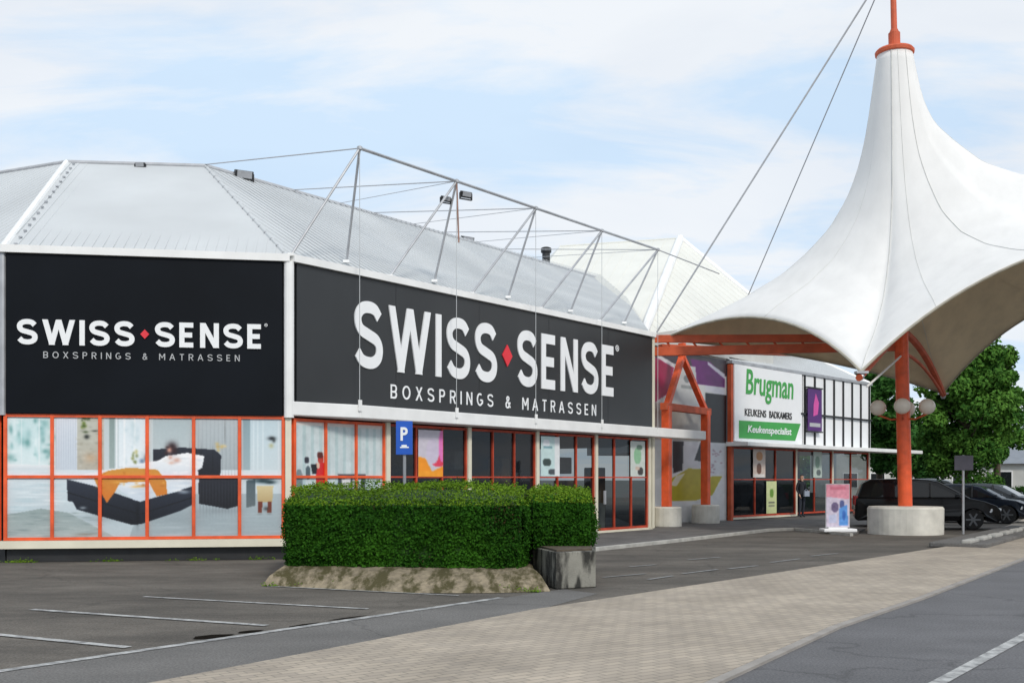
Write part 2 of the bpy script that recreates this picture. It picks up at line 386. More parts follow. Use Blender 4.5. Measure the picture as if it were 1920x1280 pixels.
class MB:
    """collects geometry in world coordinates; build() links it as one mesh object"""
    def __init__(s):
        s.v = []; s.f = []; s.uv = None
    def add(s, vs, fs):
        b = len(s.v)
        s.v += [tuple(x) for x in vs]
        s.f += [tuple(i + b for i in f) for f in fs]
        return s
    def box(s, c, size, ax=None, ay=None, az=(0, 0, 1)):
        c = Vector(c)
        ax = Vector(ax or (1, 0, 0)).normalized()
        az = Vector(az).normalized()
        ay = Vector(ay).normalized() if ay else az.cross(ax).normalized()
        hx, hy, hz = (k / 2 for k in size)
        vs = [c + ax * (i * hx) + ay * (j * hy) + az * (k * hz) for k in (-1, 1) for j in (-1, 1) for i in (-1, 1)]
        return s.add(vs, [(0, 2, 3, 1), (4, 5, 7, 6), (0, 1, 5, 4), (2, 6, 7, 3), (0, 4, 6, 2), (1, 3, 7, 5)])
    def tube(s, p0, p1, r, r2=None, n=8):
        p0, p1 = Vector(p0), Vector(p1)
        r2 = r if r2 is None else r2
        d = (p1 - p0).normalized()
        u = d.orthogonal().normalized(); v = d.cross(u)
        vs = []
        for p, q in ((p0, r), (p1, r2)):
            vs += [p + u * (q * math.cos(2 * math.pi * i / n)) + v * (q * math.sin(2 * math.pi * i / n)) for i in range(n)]
        fs = [(i, (i + 1) % n, n + (i + 1) % n, n + i) for i in range(n)]
        fs += [tuple(reversed(range(n))), tuple(range(n, 2 * n))]
        return s.add(vs, fs)
    def path(s, pts, r, n=6):
        pts = [Vector(p) for p in pts]
        vs = []
        for k, p in enumerate(pts):
            d = (pts[min(k + 1, len(pts) - 1)] - pts[max(k - 1, 0)]).normalized()
            up = Vector((0, 0, 1)) if abs(d.z) < 0.98 else Vector((1, 0, 0))
            u = d.cross(up).normalized(); v = d.cross(u)
            vs += [p + u * (r * math.cos(2 * math.pi * i / n)) + v * (r * math.sin(2 * math.pi * i / n)) for i in range(n)]
        fs = []
        for k in range(len(pts) - 1):
            b = k * n
            fs += [(b + i, b + (i + 1) % n, b + n + (i + 1) % n, b + n + i) for i in range(n)]
        fs += [tuple(reversed(range(n))), tuple((len(pts) - 1) * n + i for i in range(n))]
        return s.add(vs, fs)
    def lathe(s, c, prof, n=24):
        c = Vector(c); vs = []
        for r, z in prof:
            vs += [c + Vector((r * math.cos(2 * math.pi * i / n), r * math.sin(2 * math.pi * i / n), z)) for i in range(n)]
        fs = []
        for k in range(len(prof) - 1):
            b = k * n
            fs += [(b + i, b + (i + 1) % n, b + n + (i + 1) % n, b + n + i) for i in range(n)]
        fs += [tuple(reversed(range(n))), tuple((len(prof) - 1) * n + i for i in range(n))]
        return s.add(vs, fs)
    def prism(s, poly, z0, z1):
        n = len(poly)
        vs = [(x, y, z0) for x, y in poly] + [(x, y, z1) for x, y in poly]
        fs = [tuple(reversed(range(n))), tuple(range(n, 2 * n))]
        fs += [(i, (i + 1) % n, n + (i + 1) % n, n + i) for i in range(n)]
        return s.add(vs, fs)
    def build(s, name, m, parent=None, smooth=False, bevel=0.0, fix=True, local=False):
        off = Vector((0, 0, 0))
        if parent is not None and not local:
            p = parent; inv = Matrix.Identity(4)
            chain = []
            while p is not None:
                chain.append(p); p = p.parent
            mw = Matrix.Identity(4)
            for q in reversed(chain):
                mw = mw @ (Matrix.Translation(q.location) @ q.rotation_euler.to_matrix().to_4x4())
            inv = mw.inverted()
            vs = [tuple(inv @ Vector(v)) for v in s.v]
            loc = (0, 0, 0)
        else:
            vs = s.v; loc = (0, 0, 0)
        me = bpy.data.meshes.new(name)
        me.from_pydata(vs, [], s.f)
        if fix:
            bm = bmesh.new(); bm.from_mesh(me)
            bmesh.ops.recalc_face_normals(bm, faces=bm.faces)
            bm.to_mesh(me); bm.free()
        ms = m if isinstance(m, (list, tuple)) else [m]
        for x in ms: me.materials.append(x)
        if smooth:
            for p in me.polygons: p.use_smooth = True
        o = bpy.data.objects.new(name, me)
        COL.objects.link(o)
        if parent is not None: o.parent = parent
        o.location = loc
        if bevel:
            b = o.modifiers.new('bevel', 'BEVEL'); b.width = bevel; b.segments = 2; b.limit_method = 'ANGLE'
        return o

def G(u, v):
    """point of the ground seen in the photograph at pixel (u, v)"""
    y = EYE * F / (v - HZ)
    return ((u - 960) / F * y, y)

class Facade:
    """vertical plane from a to b (plan points); local coordinates t along, z up, p outwards"""
    def __init__(s, a, b):
        s.a = Vector(a).to_2d() if len(a) == 3 else Vector(a)
        d = Vector(b) - s.a
        s.len = d.length; s.d = d.normalized(); s.n = Vector((s.d.y, -s.d.x))
    def P(s, t, z, p=0.0):
        q = s.a + s.d * t + s.n * p
        return Vector((q.x, q.y, z))
    def T(s, u, p=0.0):
        """t at which the photo column u meets the plane"""
        k = (u - 960) / F
        o = s.a + s.n * p
        return (k * o.y - o.x) / (s.d.x - k * s.d.y)
    def TZ(s, u, v, p=0.0):
        t = s.T(u, p); q = s.P(t, 0, p)
        return t, EYE + (HZ - v) / F * q.y
    def box(s, mb, t0, t1, z0, z1, p0, p1):
        c = s.P((t0 + t1) / 2, (z0 + z1) / 2, (p0 + p1) / 2)
        mb.box(c, (abs(t1 - t0), abs(p1 - p0), abs(z1 - z0)), (s.d.x, s.d.y, 0), (s.n.x, s.n.y, 0))

# ---- stroke lettering
def catmull(pts, n=8):
    p = [Vector(q) for q in pts]; p = [p[0] * 2 - p[1]] + p + [p[-1] * 2 - p[-2]]
    o = []
    for i in range(1, len(p) - 2):
        for k in range(n):
            t = k / n
            o.append(0.5 * ((2 * p[i]) + (p[i + 1] - p[i - 1]) * t + (2 * p[i - 1] - 5 * p[i] + 4 * p[i + 1] - p[i + 2]) * t * t + (3 * p[i] - p[i - 1] - 3 * p[i + 1] + p[i + 2]) * t ** 3))
    o.append(p[-2])
    return [(q.x, q.y) for q in o]
S_ = catmull([(.97, .84), (.78, .965), (.5, 1), (.22, .965), (.04, .85), (.03, .70), (.17, .575), (.5, .50), (.84, .42), (.98, .29), (.95, .13), (.77, .03), (.5, 0), (.2, .04), (.0, .17)])
O_ = [(.5 + .5 * math.cos(a * math.pi / 16), .5 + .5 * math.sin(a * math.pi / 16)) for a in range(33)]
BOWL = [(0, 1), (.6, 1)] + [(.6 + .38 * math.sin(k * math.pi / 8), .74 + .26 * math.cos(k * math.pi / 8)) for k in range(1, 8)] + [(.6, .48), (0, .48)]
BOWL2 = [(.6, .48)] + [(.62 + .38 * math.sin(k * math.pi / 8), .24 + .24 * math.cos(k * math.pi / 8)) for k in range(1, 8)] + [(.6, 0), (0, 0)]
GLY = {
 'S': (.74, [S_]), 'I': (.0, [[(0, -.13), (0, 1.13)]]), 'W': (1.30, [[(0, 1.13), (.26, -.13)], [(.24, -.13), (.5, 1.13)], [(.5, 1.13), (.76, -.13)], [(.74, -.13), (1, 1.13)]]),
 'E': (.56, [[(0, -.13), (0, 1.13)], [(0, 1), (1, 1)], [(0, .5), (.9, .5)], [(0, 0), (1, 0)]]),
 'N': (.68, [[(0, -.13), (0, 1.13)], [(0, 1.13), (1, -.13)], [(1, -.13), (1, 1.13)]]),
 'O': (.85, [O_]), 'T': (.7, [[(0, 1), (1, 1)], [(.5, 1), (.5, -.13)]]), 'X': (.7, [[(0, -.13), (1, 1.13)], [(0, 1.13), (1, -.13)]]),
 'A': (.8, [[(0, -.13), (.5, 1.13)], [(.5, 1.13), (1, -.13)], [(.2, .3), (.8, .3)]]),
 'M': (.85, [[(0, -.13), (0, 1.13)], [(0, 1.13), (.5, .3)], [(.5, .3), (1, 1.13)], [(1, -.13), (1, 1.13)]]),
 'P': (.62, [[(0, -.13), (0, 1.13)], BOWL]), 'R': (.64, [[(0, -.13), (0, 1.13)], BOWL, [(.5, .48), (1, -.13)]]),
 'B': (.62, [[(0, -.13), (0, 1.13)], BOWL, BOWL2]),
 'G': (.75, [[(.5 + .5 * math.cos(a * math.pi / 16), .5 + .5 * math.sin(a * math.pi / 16)) for a in range(5, 30)], [(.55, .45), (1, .45)], [(1, .45), (.98, .12)]]),
 '&': (.7, [catmull([(1, 0), (.25, .72), (.35, .97), (.6, .95), (.65, .75), (.1, .4), (.08, .1), (.35, -.02), (.65, .08), (.95, .5)])]),
 ' ': (.35, []),
 '*': (.30, []),
}
def ribbon(mb, pts, wd, place, depth):
    pts = [Vector(p) for p in pts]
    Lp, Rp = [], []
    closed = (pts[0] - pts[-1]).length < 1e-5
    n = len(pts)
    for i, p in enumerate(pts):
        if closed:
            a_, b_ = pts[(i - 1) % (n - 1)], pts[(i + 1) % (n - 1)]
        else:
            a_, b_ = pts[max(i - 1, 0)], pts[min(i + 1, n - 1)]
        d = (b_ - a_).normalized(); q = Vector((-d.y, d.x)) * wd / 2
        if n == 2 and abs(d.y) > .5: q = Vector((-wd / 2 / abs(d.y) * (1 if d.y > 0 else -1), 0))
        Lp.append(p + q); Rp.append(p - q)
    vs = [place(q.x, q.y, depth) for q in Lp] + [place(q.x, q.y, depth) for q in Rp]
    vs += [place(q.x, q.y, 0) for q in Lp] + [place(q.x, q.y, 0) for q in Rp]
    fs = []
    for i in range(n - 1):
        fs += [(i, i + 1, n + i + 1, n + i), (i, 2 * n + i, 2 * n + i + 1, i + 1), (n + i, n + i + 1, 3 * n + i + 1, 3 * n + i)]
    fs += [(0, n, 3 * n, 2 * n), (n - 1, 3 * n - 1, 4 * n - 1, 2 * n - 1)]
    mb.add(vs, fs)

def lettering(mb, text, fac, t0, t1, z0, z1, p, stroke, gap, depth=0.03):
    """letters drawn in units of their height, then fitted to the width; stroke is a share of the height;
    returns the (t, z, width) of each '*' (left empty for the diamond)"""
    h = z1 - z0
    inner = 1 - stroke
    widths = [GLY[c][0] * inner for c in text]
    tot = sum(widths) + stroke * len(text) + gap * (len(text) - 1)
    k = (t1 - t0) / tot
    x = 0; marks = []
    for c, wd in zip(text, widths):
        if c == '*': marks.append((t0 + (x + (wd + stroke) / 2) * k, (z0 + z1) / 2, wd * k))
        for j, st in enumerate(GLY[c][1]):
            dpt = depth + 0.0012 * j
            ribbon(mb, [(x + stroke / 2 + a * wd, stroke / 2 + b * inner) for a, b in st], stroke,
                   lambda X, Y, D, dpt=dpt: fac.P(t0 + X * k, z0 + min(1, max(0, Y)) * h, p + (dpt if D else 0.0)), 1)
        x += wd + stroke + gap
    return marks

def text_mesh(txt, fac, t0, t1, z0, z1, p, name, m, parent, bold=0.0, shear=0.0):
    c = bpy.data.curves.new(name, 'FONT'); c.body = txt; c.extrude = 0.01; c.offset = bold; c.shear = shear
    c.resolution_u = 3
    o = bpy.data.objects.new(name, c); COL.objects.link(o)
    dg = bpy.context.evaluated_depsgraph_get(); dg.update()
    me = bpy.data.meshes.new_from_object(o.evaluated_get(dg))
    vs = [v.co.copy() for v in me.vertices]; fs = [tuple(q.vertices) for q in me.polygons]
    bpy.data.objects.remove(o); bpy.data.curves.remove(c); bpy.data.meshes.remove(me)
    x0, x1 = min(v.x for v in vs), max(v.x for v in vs); y0, y1 = min(v.y for v in vs), max(v.y for v in vs)
    mb = MB()
    mb.add([fac.P(t0 + (v.x - x0) / (x1 - x0) * (t1 - t0), z0 + (v.y - y0) / (y1 - y0) * (z1 - z0), p + 0.012 + v.z) for v in vs], fs)
    return mb.build(name, m, parent)

# ---- printed pictures: painted into a small raster, then into the colours of a fine grid of faces
class Pic:
    def __init__(s, W, H, bg):
        s.W, s.H = W, H
        s.a = np.zeros((H, W, 3)); s.a[:] = bg
        s.y, s.x = np.mgrid[0:H, 0:W].astype(float)
    def poly(s, pts, c, al=1.0):
        m = np.zeros((s.H, s.W), bool); n = len(pts)
        for i in range(n):
            x0, y0 = pts[i]; x1, y1 = pts[(i + 1) % n]
            if y0 == y1: continue
            cond = ((y0 <= s.y) & (s.y < y1)) | ((y1 <= s.y) & (s.y < y0))
            xi = x0 + (s.y - y0) * (x1 - x0) / (y1 - y0)
            m ^= cond & (s.x < xi)
        s.a[m] = s.a[m] * (1 - al) + np.array(c) * al
    def ell(s, cx, cy, rx, ry, c, al=1.0):
        m = ((s.x - cx) / rx) ** 2 + ((s.y - cy) / ry) ** 2 < 1
        s.a[m] = s.a[m] * (1 - al) + np.array(c) * al
    def noise(s, amp, cells):
        g = rng.normal(size=(s.H // cells + 2, s.W // cells + 2))
        fy, fx = s.y / cells, s.x / cells
        iy, ix = fy.astype(int), fx.astype(int); fy -= iy; fx -= ix
        v = g[iy, ix] * (1 - fx) * (1 - fy) + g[iy, ix + 1] * fx * (1 - fy) + g[iy + 1, ix] * (1 - fx) * fy + g[iy + 1, ix + 1] * fx * fy
        s.a += v[..., None] * amp
    def blur(s, k=1):
        for _ in range(k):
            p = np.pad(s.a, ((1, 1), (1, 1), (0, 0)), mode='edge')
            s.a = (p[:-2, 1:-1] + p[2:, 1:-1] + p[1:-1, :-2] + p[1:-1, 2:] + 2 * p[1:-1, 1:-1]) / 6
    def mesh(s, name, fac, t0, t1, z0, z1, p, parent=None, material=None):
        W, H = s.W, s.H
        vs = []
        base = fac.P(t0, z0, p)
        for j in range(H + 1):
            for i in range(W + 1):
                vs.append(tuple(fac.P(t0 + (t1 - t0) * i / W, z1 + (z0 - z1) * j / H, p)))
        fs = [(j * (W + 1) + i, (j + 1) * (W + 1) + i, (j + 1) * (W + 1) + i + 1, j * (W + 1) + i + 1) for j in range(H) for i in range(W)]
        mb = MB(); mb.v = vs; mb.f = fs
        o = mb.build(name, material or M['print'], parent, fix=False)
        a = np.clip(s.a, 0, 255) / 255
        lin = np.where(a <= 0.04045, a / 12.92, ((a + 0.055) / 1.055) ** 2.4)
        col = np.ones((H * W, 4, 4), np.float32)
        col[:, :, :3] = lin.reshape(H * W, 1, 3)
        at = o.data.color_attributes.new('ink', 'FLOAT_COLOR', 'CORNER')
        at.data.foreach_set('color', col.ravel())
        return o

# ------------------------------------------------------------------ ground, road, pavement
LD = Vector((0.609, 0.793)); LN = Vector((0.793, -0.609))      # street direction and its right-hand normal
def strip_pts(pts, ext0=0, ext1=0):
    p = [Vector(q) for q in pts]
    if ext0: p = [p[0] - (p[1] - p[0]).normalized() * ext0] + p
    if ext1: p = p + [p[-1] + (p[-1] - p[-2]).normalized() * ext1]
    return p
pave_left = strip_pts([G(310, 1280), G(1000, 1146), G(1560, 1060), G(1800, 1022)], 12, 0)
pave_right = strip_pts([G(1330, 1280), G(1560, 1176), G(1720, 1122), G(1920, 1046)], 12, 60)
pave_left += [Vector((21.5, 44.5)), Vector((60, 100))]
def sheet(name, poly, z, m, thick=0.0, **k):
    mb = MB()
    if thick: mb.prism([tuple(p) for p in poly], z - thick, z)
    else: mb.add([(p[0], p[1], z) for p in poly], [tuple(range(len(poly)))])
    o = mb.build(name, m, None)
    if not thick and o.data.polygons[0].normal.z < 0: o.data.flip_normals()
    tag(o, kind='structure', **k)
    return o
g = MB(); g.add([(-700, -100, -0.012), (700, -100, -0.012), (700, 1100, -0.012), (-700, 1100, -0.012)], [(0, 1, 2, 3)])
tag(g.build('ground', M['far_ground']), kind='structure')
sheet('parking_lot', [(-40, -10), (14, -10), (75, 95), (-40, 95)], -0.006, M['asphalt'])
# the carriageway
rd = [p + LN * 0.10 for p in pave_right]
sheet('road', [tuple(p) for p in rd] + [(75, 60), (40, -14), (rd[0].x, rd[0].y - 8)], 0.0, M['road'])
# raised brick pavement with concrete kerbs
sheet('pavement', [tuple(p) for p in pave_left] + [tuple(p) for p in reversed(pave_right)], 0.03, M['pavers'], 0.055)
kb = MB()
for i in range(len(pave_right) - 1):
    a_, b_ = pave_right[i], pave_right[i + 1]
    d = (b_ - a_); n_ = max(1, int(d.length / 1.0)); 
    if n_ > 60: n_ = 60
    for k in range(n_):
        c = a_ + d * ((k + .5) / n_) + LN * 0.05
        kb.box((c.x, c.y, -0.004), (d.length / n_ - 0.008, 0.10, 0.062), (d.x, d.y, 0))
tag(kb.build('kerb', M['edging'], None), kind='structure')
# smoother strip between white line and pavement
wl = [Vector(G(0, 1260)), Vector(G(940, 1120))]
sheet('gutter_strip', [tuple(wl[0] - LD * 10), tuple(wl[1] + LD * 1.5), tuple(Vector(G(1120, 1112))), tuple(pave_left[2] - LN * .03), tuple(pave_left[1] - LN * .03), tuple(pave_left[0] - LN * .03)], -0.002, M['gutter'])
gp = MB()  # dark segments along the pavement edge, kerb shadow put in as colour
for i in range(len(pave_left) - 2):
    a_, b_ = pave_left[i], pave_left[i + 1]; d = b_ - a_
    n_ = max(1, int(d.length / 0.9))
    for k in range(n_):
        if random.random() < 0.12: continue
        c = a_ + d * ((k + .5) / n_) - LN * 0.045
        gp.box((c.x, c.y, 0.0), (d.length / n_ - 0.01, 0.05 + random.uniform(-.01, .02), 0.012), (d.x, d.y, 0))
gp_o = gp.build('kerb_shadow_line', M['dark']); tag(gp_o, kind='structure')

def line(p0, p1, wd, name='road_marking', z=0.004, m=None):
    p0, p1 = Vector(p0), Vector(p1); d = (p1 - p0).normalized(); n_ = Vector((d.y, -d.x)) * wd / 2
    q = [p0 + n_, p1 + n_, p1 - n_, p0 - n_]
    return sheet(name, [tuple(x) for x in q], z, m or M['paint'])
line(wl[0] - LD * 6, wl[1], 0.12)
line(G(60, 1142), G(500, 1172), 0.11)
line(Vector(G(0, 1187)) + Vector((-2.5, 1.2)), G(240, 1213), 0.11)
line(G(270, 1118), G(690, 1141), 0.08)
line(G(500, 1098) , G(860, 1116), 0.06)
line(Vector(G(1770, 1280)) - LD * 4, Vector(G(1920, 1190)) + LD * 2.5, 0.12, z=0.006)
line(Vector(G(1920, 1190)) + LD * 6, Vector(G(1920, 1190)) + LD * 60, 0.12, z=0.006)
for (u0, v0, u1, v1) in ((1130, 1082, 1210, 1075), (1215, 1086, 1262, 1079), (1280, 1075, 1345, 1067), (1365, 1066, 1420, 1060), (1445, 1054, 1500, 1047), (1520, 1042, 1570, 1037), (1180, 1062, 1230, 1058), (1290, 1049, 1350, 1044)):
    line(G(u0, v0), G(u1, v1), 0.09, m=M['paint_worn'])
# open joint along the white line
gr = MB()
for u0, v0, u1, v1, wd in ((362, 1197, 440, 1188, .26), (446, 1186, 496, 1180, .15), (540, 1177, 600, 1166, .15), (612, 1163, 700, 1151, .05)):
    p0, p1 = Vector(G(u0, v0)), Vector(G(u1, v1)); d = (p1 - p0).normalized(); n_ = Vector((d.y, -d.x)) * wd / 2
    pts = [p0, p0 + (p1 - p0) * .3 + n_, p0 + (p1 - p0) * .7 + n_ * .8, p1, p0 + (p1 - p0) * .6 - n_, p0 + (p1 - p0) * .2 - n_]
    gr.add([(p.x, p.y, 0.002) for p in pts], [tuple(range(6))])
tag(gr.build('gutter_gap', M['gap_black']), kind='structure')
# paved apron in front of the shops with pale kerb
ap = [Vector(G(1100, 1033)), Vector(G(1250, 1017)), Vector(G(1440, 995)), Vector(G(1490, 993)), Vector(G(1600, 1004))]
apron = [tuple(p) for p in ap] + [(13, 38), (18, 52), (8, 50), (4.4, 33.6), (-4.3, 22.0), (-2.2, 20.8)]
sheet('shop_pavement', apron, 0.06, M['shop_pavers'], 0.07)
kb = MB()
pts = [Vector((-2.2, 20.8))] + ap
for i in range(len(pts) - 1):
    d = pts[i + 1] - pts[i]; n_ = max(1, int(d.length / 0.95))
    for k in range(n_):
        c = pts[i] + d * ((k + .5) / n_) + Vector((d.y, -d.x)).normalized() * 0.05
        kb.box((c.x, c.y, 0.03), (d.length / n_ - 0.01, 0.11, 0.10), (d.x, d.y, 0))
tag(kb.build('shop_kerb', M['kerb'], None, bevel=0.01), kind='structure')

# ------------------------------------------------------------------ main shop building
CL, C0, C1 = Vector((-10.03, 21.0)), Vector((-4.58, 21.9)), Vector((4.40, 33.6))
CL2 = CL + Vector((-7.4, 3.3))
PL2, PL, PR, PR2 = (-11.34 - 8.88, 27.16 + 3.96, 9.69), (-11.34, 27.16, 9.69), (-7.9, 27.5, 9.69), (4.16, 43.8, 9.69)
FL = Facade(CL, C0); FR = Facade(C0, C1); FW = Facade(CL2, CL)
EZ = 6.18
shop = empty('shop_building', (-4.58, 21.9, 0), label='large pavilion shop with charcoal upper walls, orange window frames and pale grey mansard roof', cat='building')
foot = [tuple(CL2), tuple(CL), tuple(C0), tuple(C1), (4.5, 44), (-6, 52), (-24, 40)]
def inset_in(poly, k):
    cx = sum(p[0] for p in poly) / len(poly); cy = sum(p[1] for p in poly) / len(poly)
    return [(p[0] + (cx - p[0]) * k, p[1] + (cy - p[1]) * k) for p in poly]
mb = MB(); mb.prism(inset_in(foot, 0.006), 2.93, 6.10); mb.build('wall', M['black_panel'], shop)
mb = MB()
for f_, t0, t1 in ((FL, 0, FL.len), (FR, 0, 2.86), (FW, 0, FW.len)):
    f_.box(mb, t0 + .05, t1 - .05, 0, 0.26, -0.30, -0.10)
FR.box(mb, 2.86, FR.len, 0, 0.10, -0.3, -0.06)
mb.build('plinth', M['dark'], shop)
mb = MB(); mb.prism(inset_in(foot, 0.02), -0.02, 0.055); mb.build('shop_floor', M['shopfloor'], shop)
mb = MB()
for f_ in (FL, FR, FW):
    f_.box(mb, 0.6, f_.len - .6, 0.06, 2.92, -4.2, -4.05)
# counters and display stands inside
for t, z, wd in ((4.0, 1.1, .8), (6.6, .9, 1.4), (9.5, 1.3, .7), (12.3, 1.0, 1.0), (5.3, 2.0, .5), (10.6, 1.9, .4)):
    FR.box(mb, t, t + wd, 0.06, z, -2.6, -2.0)
mb.build('interior_wall', M['interior'], shop)
M['shelf_warm'] = mat('shop_wood', (0.30, 0.19, 0.10), 0.6, 0.3, 3)
M['shelf_pale'] = mat('shop_linen', (0.50, 0.50, 0.48), 0.8, 0.2, 3)
for t, wd, z0_, z1_, pp, mm_ in ((3.3, 1.0, .1, .62, -1.4, 'shelf_pale'), (5.0, .5, .1, 1.9, -1.9, 'shelf_warm'), (6.3, 1.5, .1, .7, -1.3, 'shelf_pale'), (8.0, .35, .1, 2.2, -1.2, 'shelf_warm'), (9.2, 1.1, .1, .75, -1.5, 'shelf_pale'),
                                 (10.8, .4, .1, 1.6, -1.0, 'shelf_warm'), (12.4, .9, .1, .9, -1.3, 'shelf_pale'), (13.6, .5, .1, 2.0, -1.8, 'shelf_warm'), (7.2, .7, 1.9, 2.4, -2.2, 'shelf_pale'), (11.9, .6, 1.8, 2.3, -2.0, 'shelf_pale')):
    mb = MB(); FR.box(mb, t, t + wd, z0_, z1_, pp, pp + .5); mb.build('display', M[mm_], shop, bevel=.03)

def roof_face(mb, e0, e1, u1, u0, pitch=0.22, rib=0.03, hgt=0.008):
    """sheet face e0-e1 (eave) u0-u1 (top) with raised ribs running up the slope"""
    e0, e1, u0, u1 = (Vector(x) for x in (e0, e1, u0, u1))
    mb.add([e0, e1, u1, u0], [(0, 1, 2), (0, 2, 3)])
    d = (e1 - e0); Ln = d.length; d.normalize()
    nrm = (e1 - e0).cross(u0 - e0).normalized()
    if nrm.z < 0: nrm = -nrm
    up = nrm.cross(d).normalized()
    if up.z < 0: up = -up
    poly = [((q - e0).dot(d), (q - e0).dot(up)) for q in (e0, e1, u1, u0)]
    t = min(p[0] for p in poly) + pitch / 2
    tmax = max(p[0] for p in poly)
    while t < tmax:
        ys = []
        for i in range(4):
            (x0, y0), (x1, y1) = poly[i], poly[(i + 1) % 4]
            if (x0 - t) * (x1 - t) < 0: ys.append(y0 + (y1 - y0) * (t - x0) / (x1 - x0))
        if len(ys) >= 2 and max(ys) - min(ys) > 0.15:
            a_ = e0 + d * t + up * (min(ys) + .03); b_ = e0 + d * t + up * (max(ys) - .03)
            c = (a_ + b_) / 2 + nrm * hgt / 2
            mb.box(c, (rib, (b_ - a_).length, hgt), tuple(d), tuple(up), tuple(nrm))
        t += pitch
V3 = lambda p, z: Vector((p[0], p[1], z))
mb = MB(); roof_face(mb, V3(CL, EZ), V3(C0, EZ), PR, PL, .2, .05, .022); mb.build('roof', M['roof'], shop, fix=False)
mb = MB(); roof_face(mb, V3(C0, EZ), V3(C1, EZ), PR2, PR); mb.build('roof', M['roof'], shop, fix=False)
mb = MB(); roof_face(mb, V3(CL2, EZ), V3(CL, EZ), PL, PL2); mb.build('roof', M['roof'], shop, fix=False)
mb = MB(); mb.add([PL2, PL, PR, PR2, (-6, 52, 9.69), (-24, 40, 9.69)], [tuple(range(6))])
mb.add([PL2, (-24, 40, 9.69), (-24, 40, 6.1), V3(CL2, 6.1)], [(0, 1, 2, 3)])
mb.build('roof_deck', M['tile_roof'], shop)
# hip flashings and eaves
mb = MB()
mb.tube(V3(CL, EZ), PL, 0.075)
mb.build('hip_flashing', M['white'], shop)
mb = MB()
a_, b_ = V3(C0, EZ), Vector(PR)
mb.tube(a_, b_, 0.045)
mb.build('hip_flashing', M['roof'], shop)
for i in range(16):
    mb = MB()
    q = a_.lerp(b_, (i + .5) / 16)
    mb.box(q + Vector((-.05, .03, .05)), (.06, .05, .03))
    q2 = V3(CL, EZ).lerp(Vector(PL), (i + .5) / 16)
    mb.build('roof_clip', M['steel'], shop)
    mb = MB(); mb.box(q2 + Vector((.22, -.02, .02)), (.06, .05, .03)); mb.build('roof_clip', M['steel'], shop)
mb = MB()
for p, q in ((PL2, PL), (PL, PR), (PR, PR2)):
    mb.tube(p, q, 0.07)
mb.build('ridge_cap', M['cable'], shop)
mb = MB()
FL.box(mb, -.05, FL.len + .02, 6.09, 6.24, -.25, .12)
FR.box(mb, .03, FR.len + .05, 6.092, 6.242, -.25, .14)
FW.box(mb, 0, FW.len, 6.088, 6.238, -.25, .12)
mb.build('eaves_trim', M['white'], shop)
# corner posts
mb = MB(); mb.tube((C0.x, C0.y, 2.9), (C0.x, C0.y, 6.09), 0.105, n=12); mb.build('corner_post', M['white'], shop, smooth=False)
mb = MB(); mb.box((C0.x - .02, C0.y + .05, 1.58), (.12, .16, 2.66), (FL.d.x, FL.d.y, 0)); mb.build('corner_post', M['cream'], shop)
mb = MB(); mb.tube((CL.x, CL.y, 2.9), (CL.x, CL.y, 6.09), 0.07, n=12); mb.build('corner_post', M['steel'], shop)
mb = MB(); mb.box((C1.x, C1.y, 3.1), (.14, .14, 6.0), (FR.d.x, FR.d.y, 0)); mb.build('corner_post', M['cream'], shop)

def window_bay(fac, t0, t1, z0, z1, zb, cols, parent, thick=.055, vis_glass=True, bottom=.07, name='window', frame=None):
    mb = MB()
    h = thick / 2
    xs = [t0 + (t1 - t0) * k / cols for k in range(cols + 1)]
    for k, x in enumerate(xs):
        xx = min(max(x, t0 + h), t1 - h)
        fac.box(mb, xx - h, xx + h, z0, z1, -.06, .02)
    for z, th in ((z0 + bottom / 2, bottom), (zb, thick * .9), (z1 - .03, .06)):
        for k in range(cols):
            fac.box(mb, max(xs[k], t0) + h * (2 if k == 0 else 1), xs[k + 1] - h * (2 if k == cols - 1 else 1), z - th / 2, z + th / 2, -.055, .012)
    wn = mb.build(name, frame or M['orange'], parent)
    if vis_glass:
        g = MB()
        g.add([fac.P(t0, z0, -.03), fac.P(t1, z0, -.03), fac.P(t1, z1, -.03), fac.P(t0, z1, -.03)], [(0, 1, 2, 3)])
        g.build('glass', M['glass'], wn)
    return wn
# left front: six columns of film covered windows
window_bay(FL, 0.02, FL.len - .08, 0.43, 2.93, 1.69, 6, shop, .065, True, .06)
mb = MB(); FL.box(mb, -.05, FL.len - .02, 0.27, 0.425, -.12, .07); mb.build('window_sill', M['cream'], shop)
window_bay(FW, 0.1, FW.len - .1, 0.43, 2.93, 1.69, 6, shop, .065, True, .06)
bays = [0.10, 2.86, 5.74, 8.60, 11.5, 14.55]
window_bay(FR, .12, 2.80, 0.43, 2.9, 1.69, 3, shop, .06)
mb = MB(); FR.box(mb, .08, 2.80, 0.27, 0.425, -.12, .07); mb.build('window_sill', M['cream'], shop)
for i in range(1, 5):
    window_bay(FR, bays[i] + .07, bays[i + 1] - .07, 0.13, 2.9, 1.69, 3, shop, .04, frame=M['frame_dark'])
for i in range(1, 6):
    mb = MB(); FR.box(mb, bays[i] - .065, bays[i] + .065, 0.1, 2.92, -.08, .06); mb.build('window_post', M['cream'], shop)
mb = MB(); FR.box(mb, 2.93, 14.75, 0.065, 0.127, -.1, .05); mb.build('door_threshold', M['cream'], shop)
mb = MB(); FR.box(mb, 11.9, 12.0, .9, 1.3, .02, .06); mb.build('door_handle', M['steel'], shop)

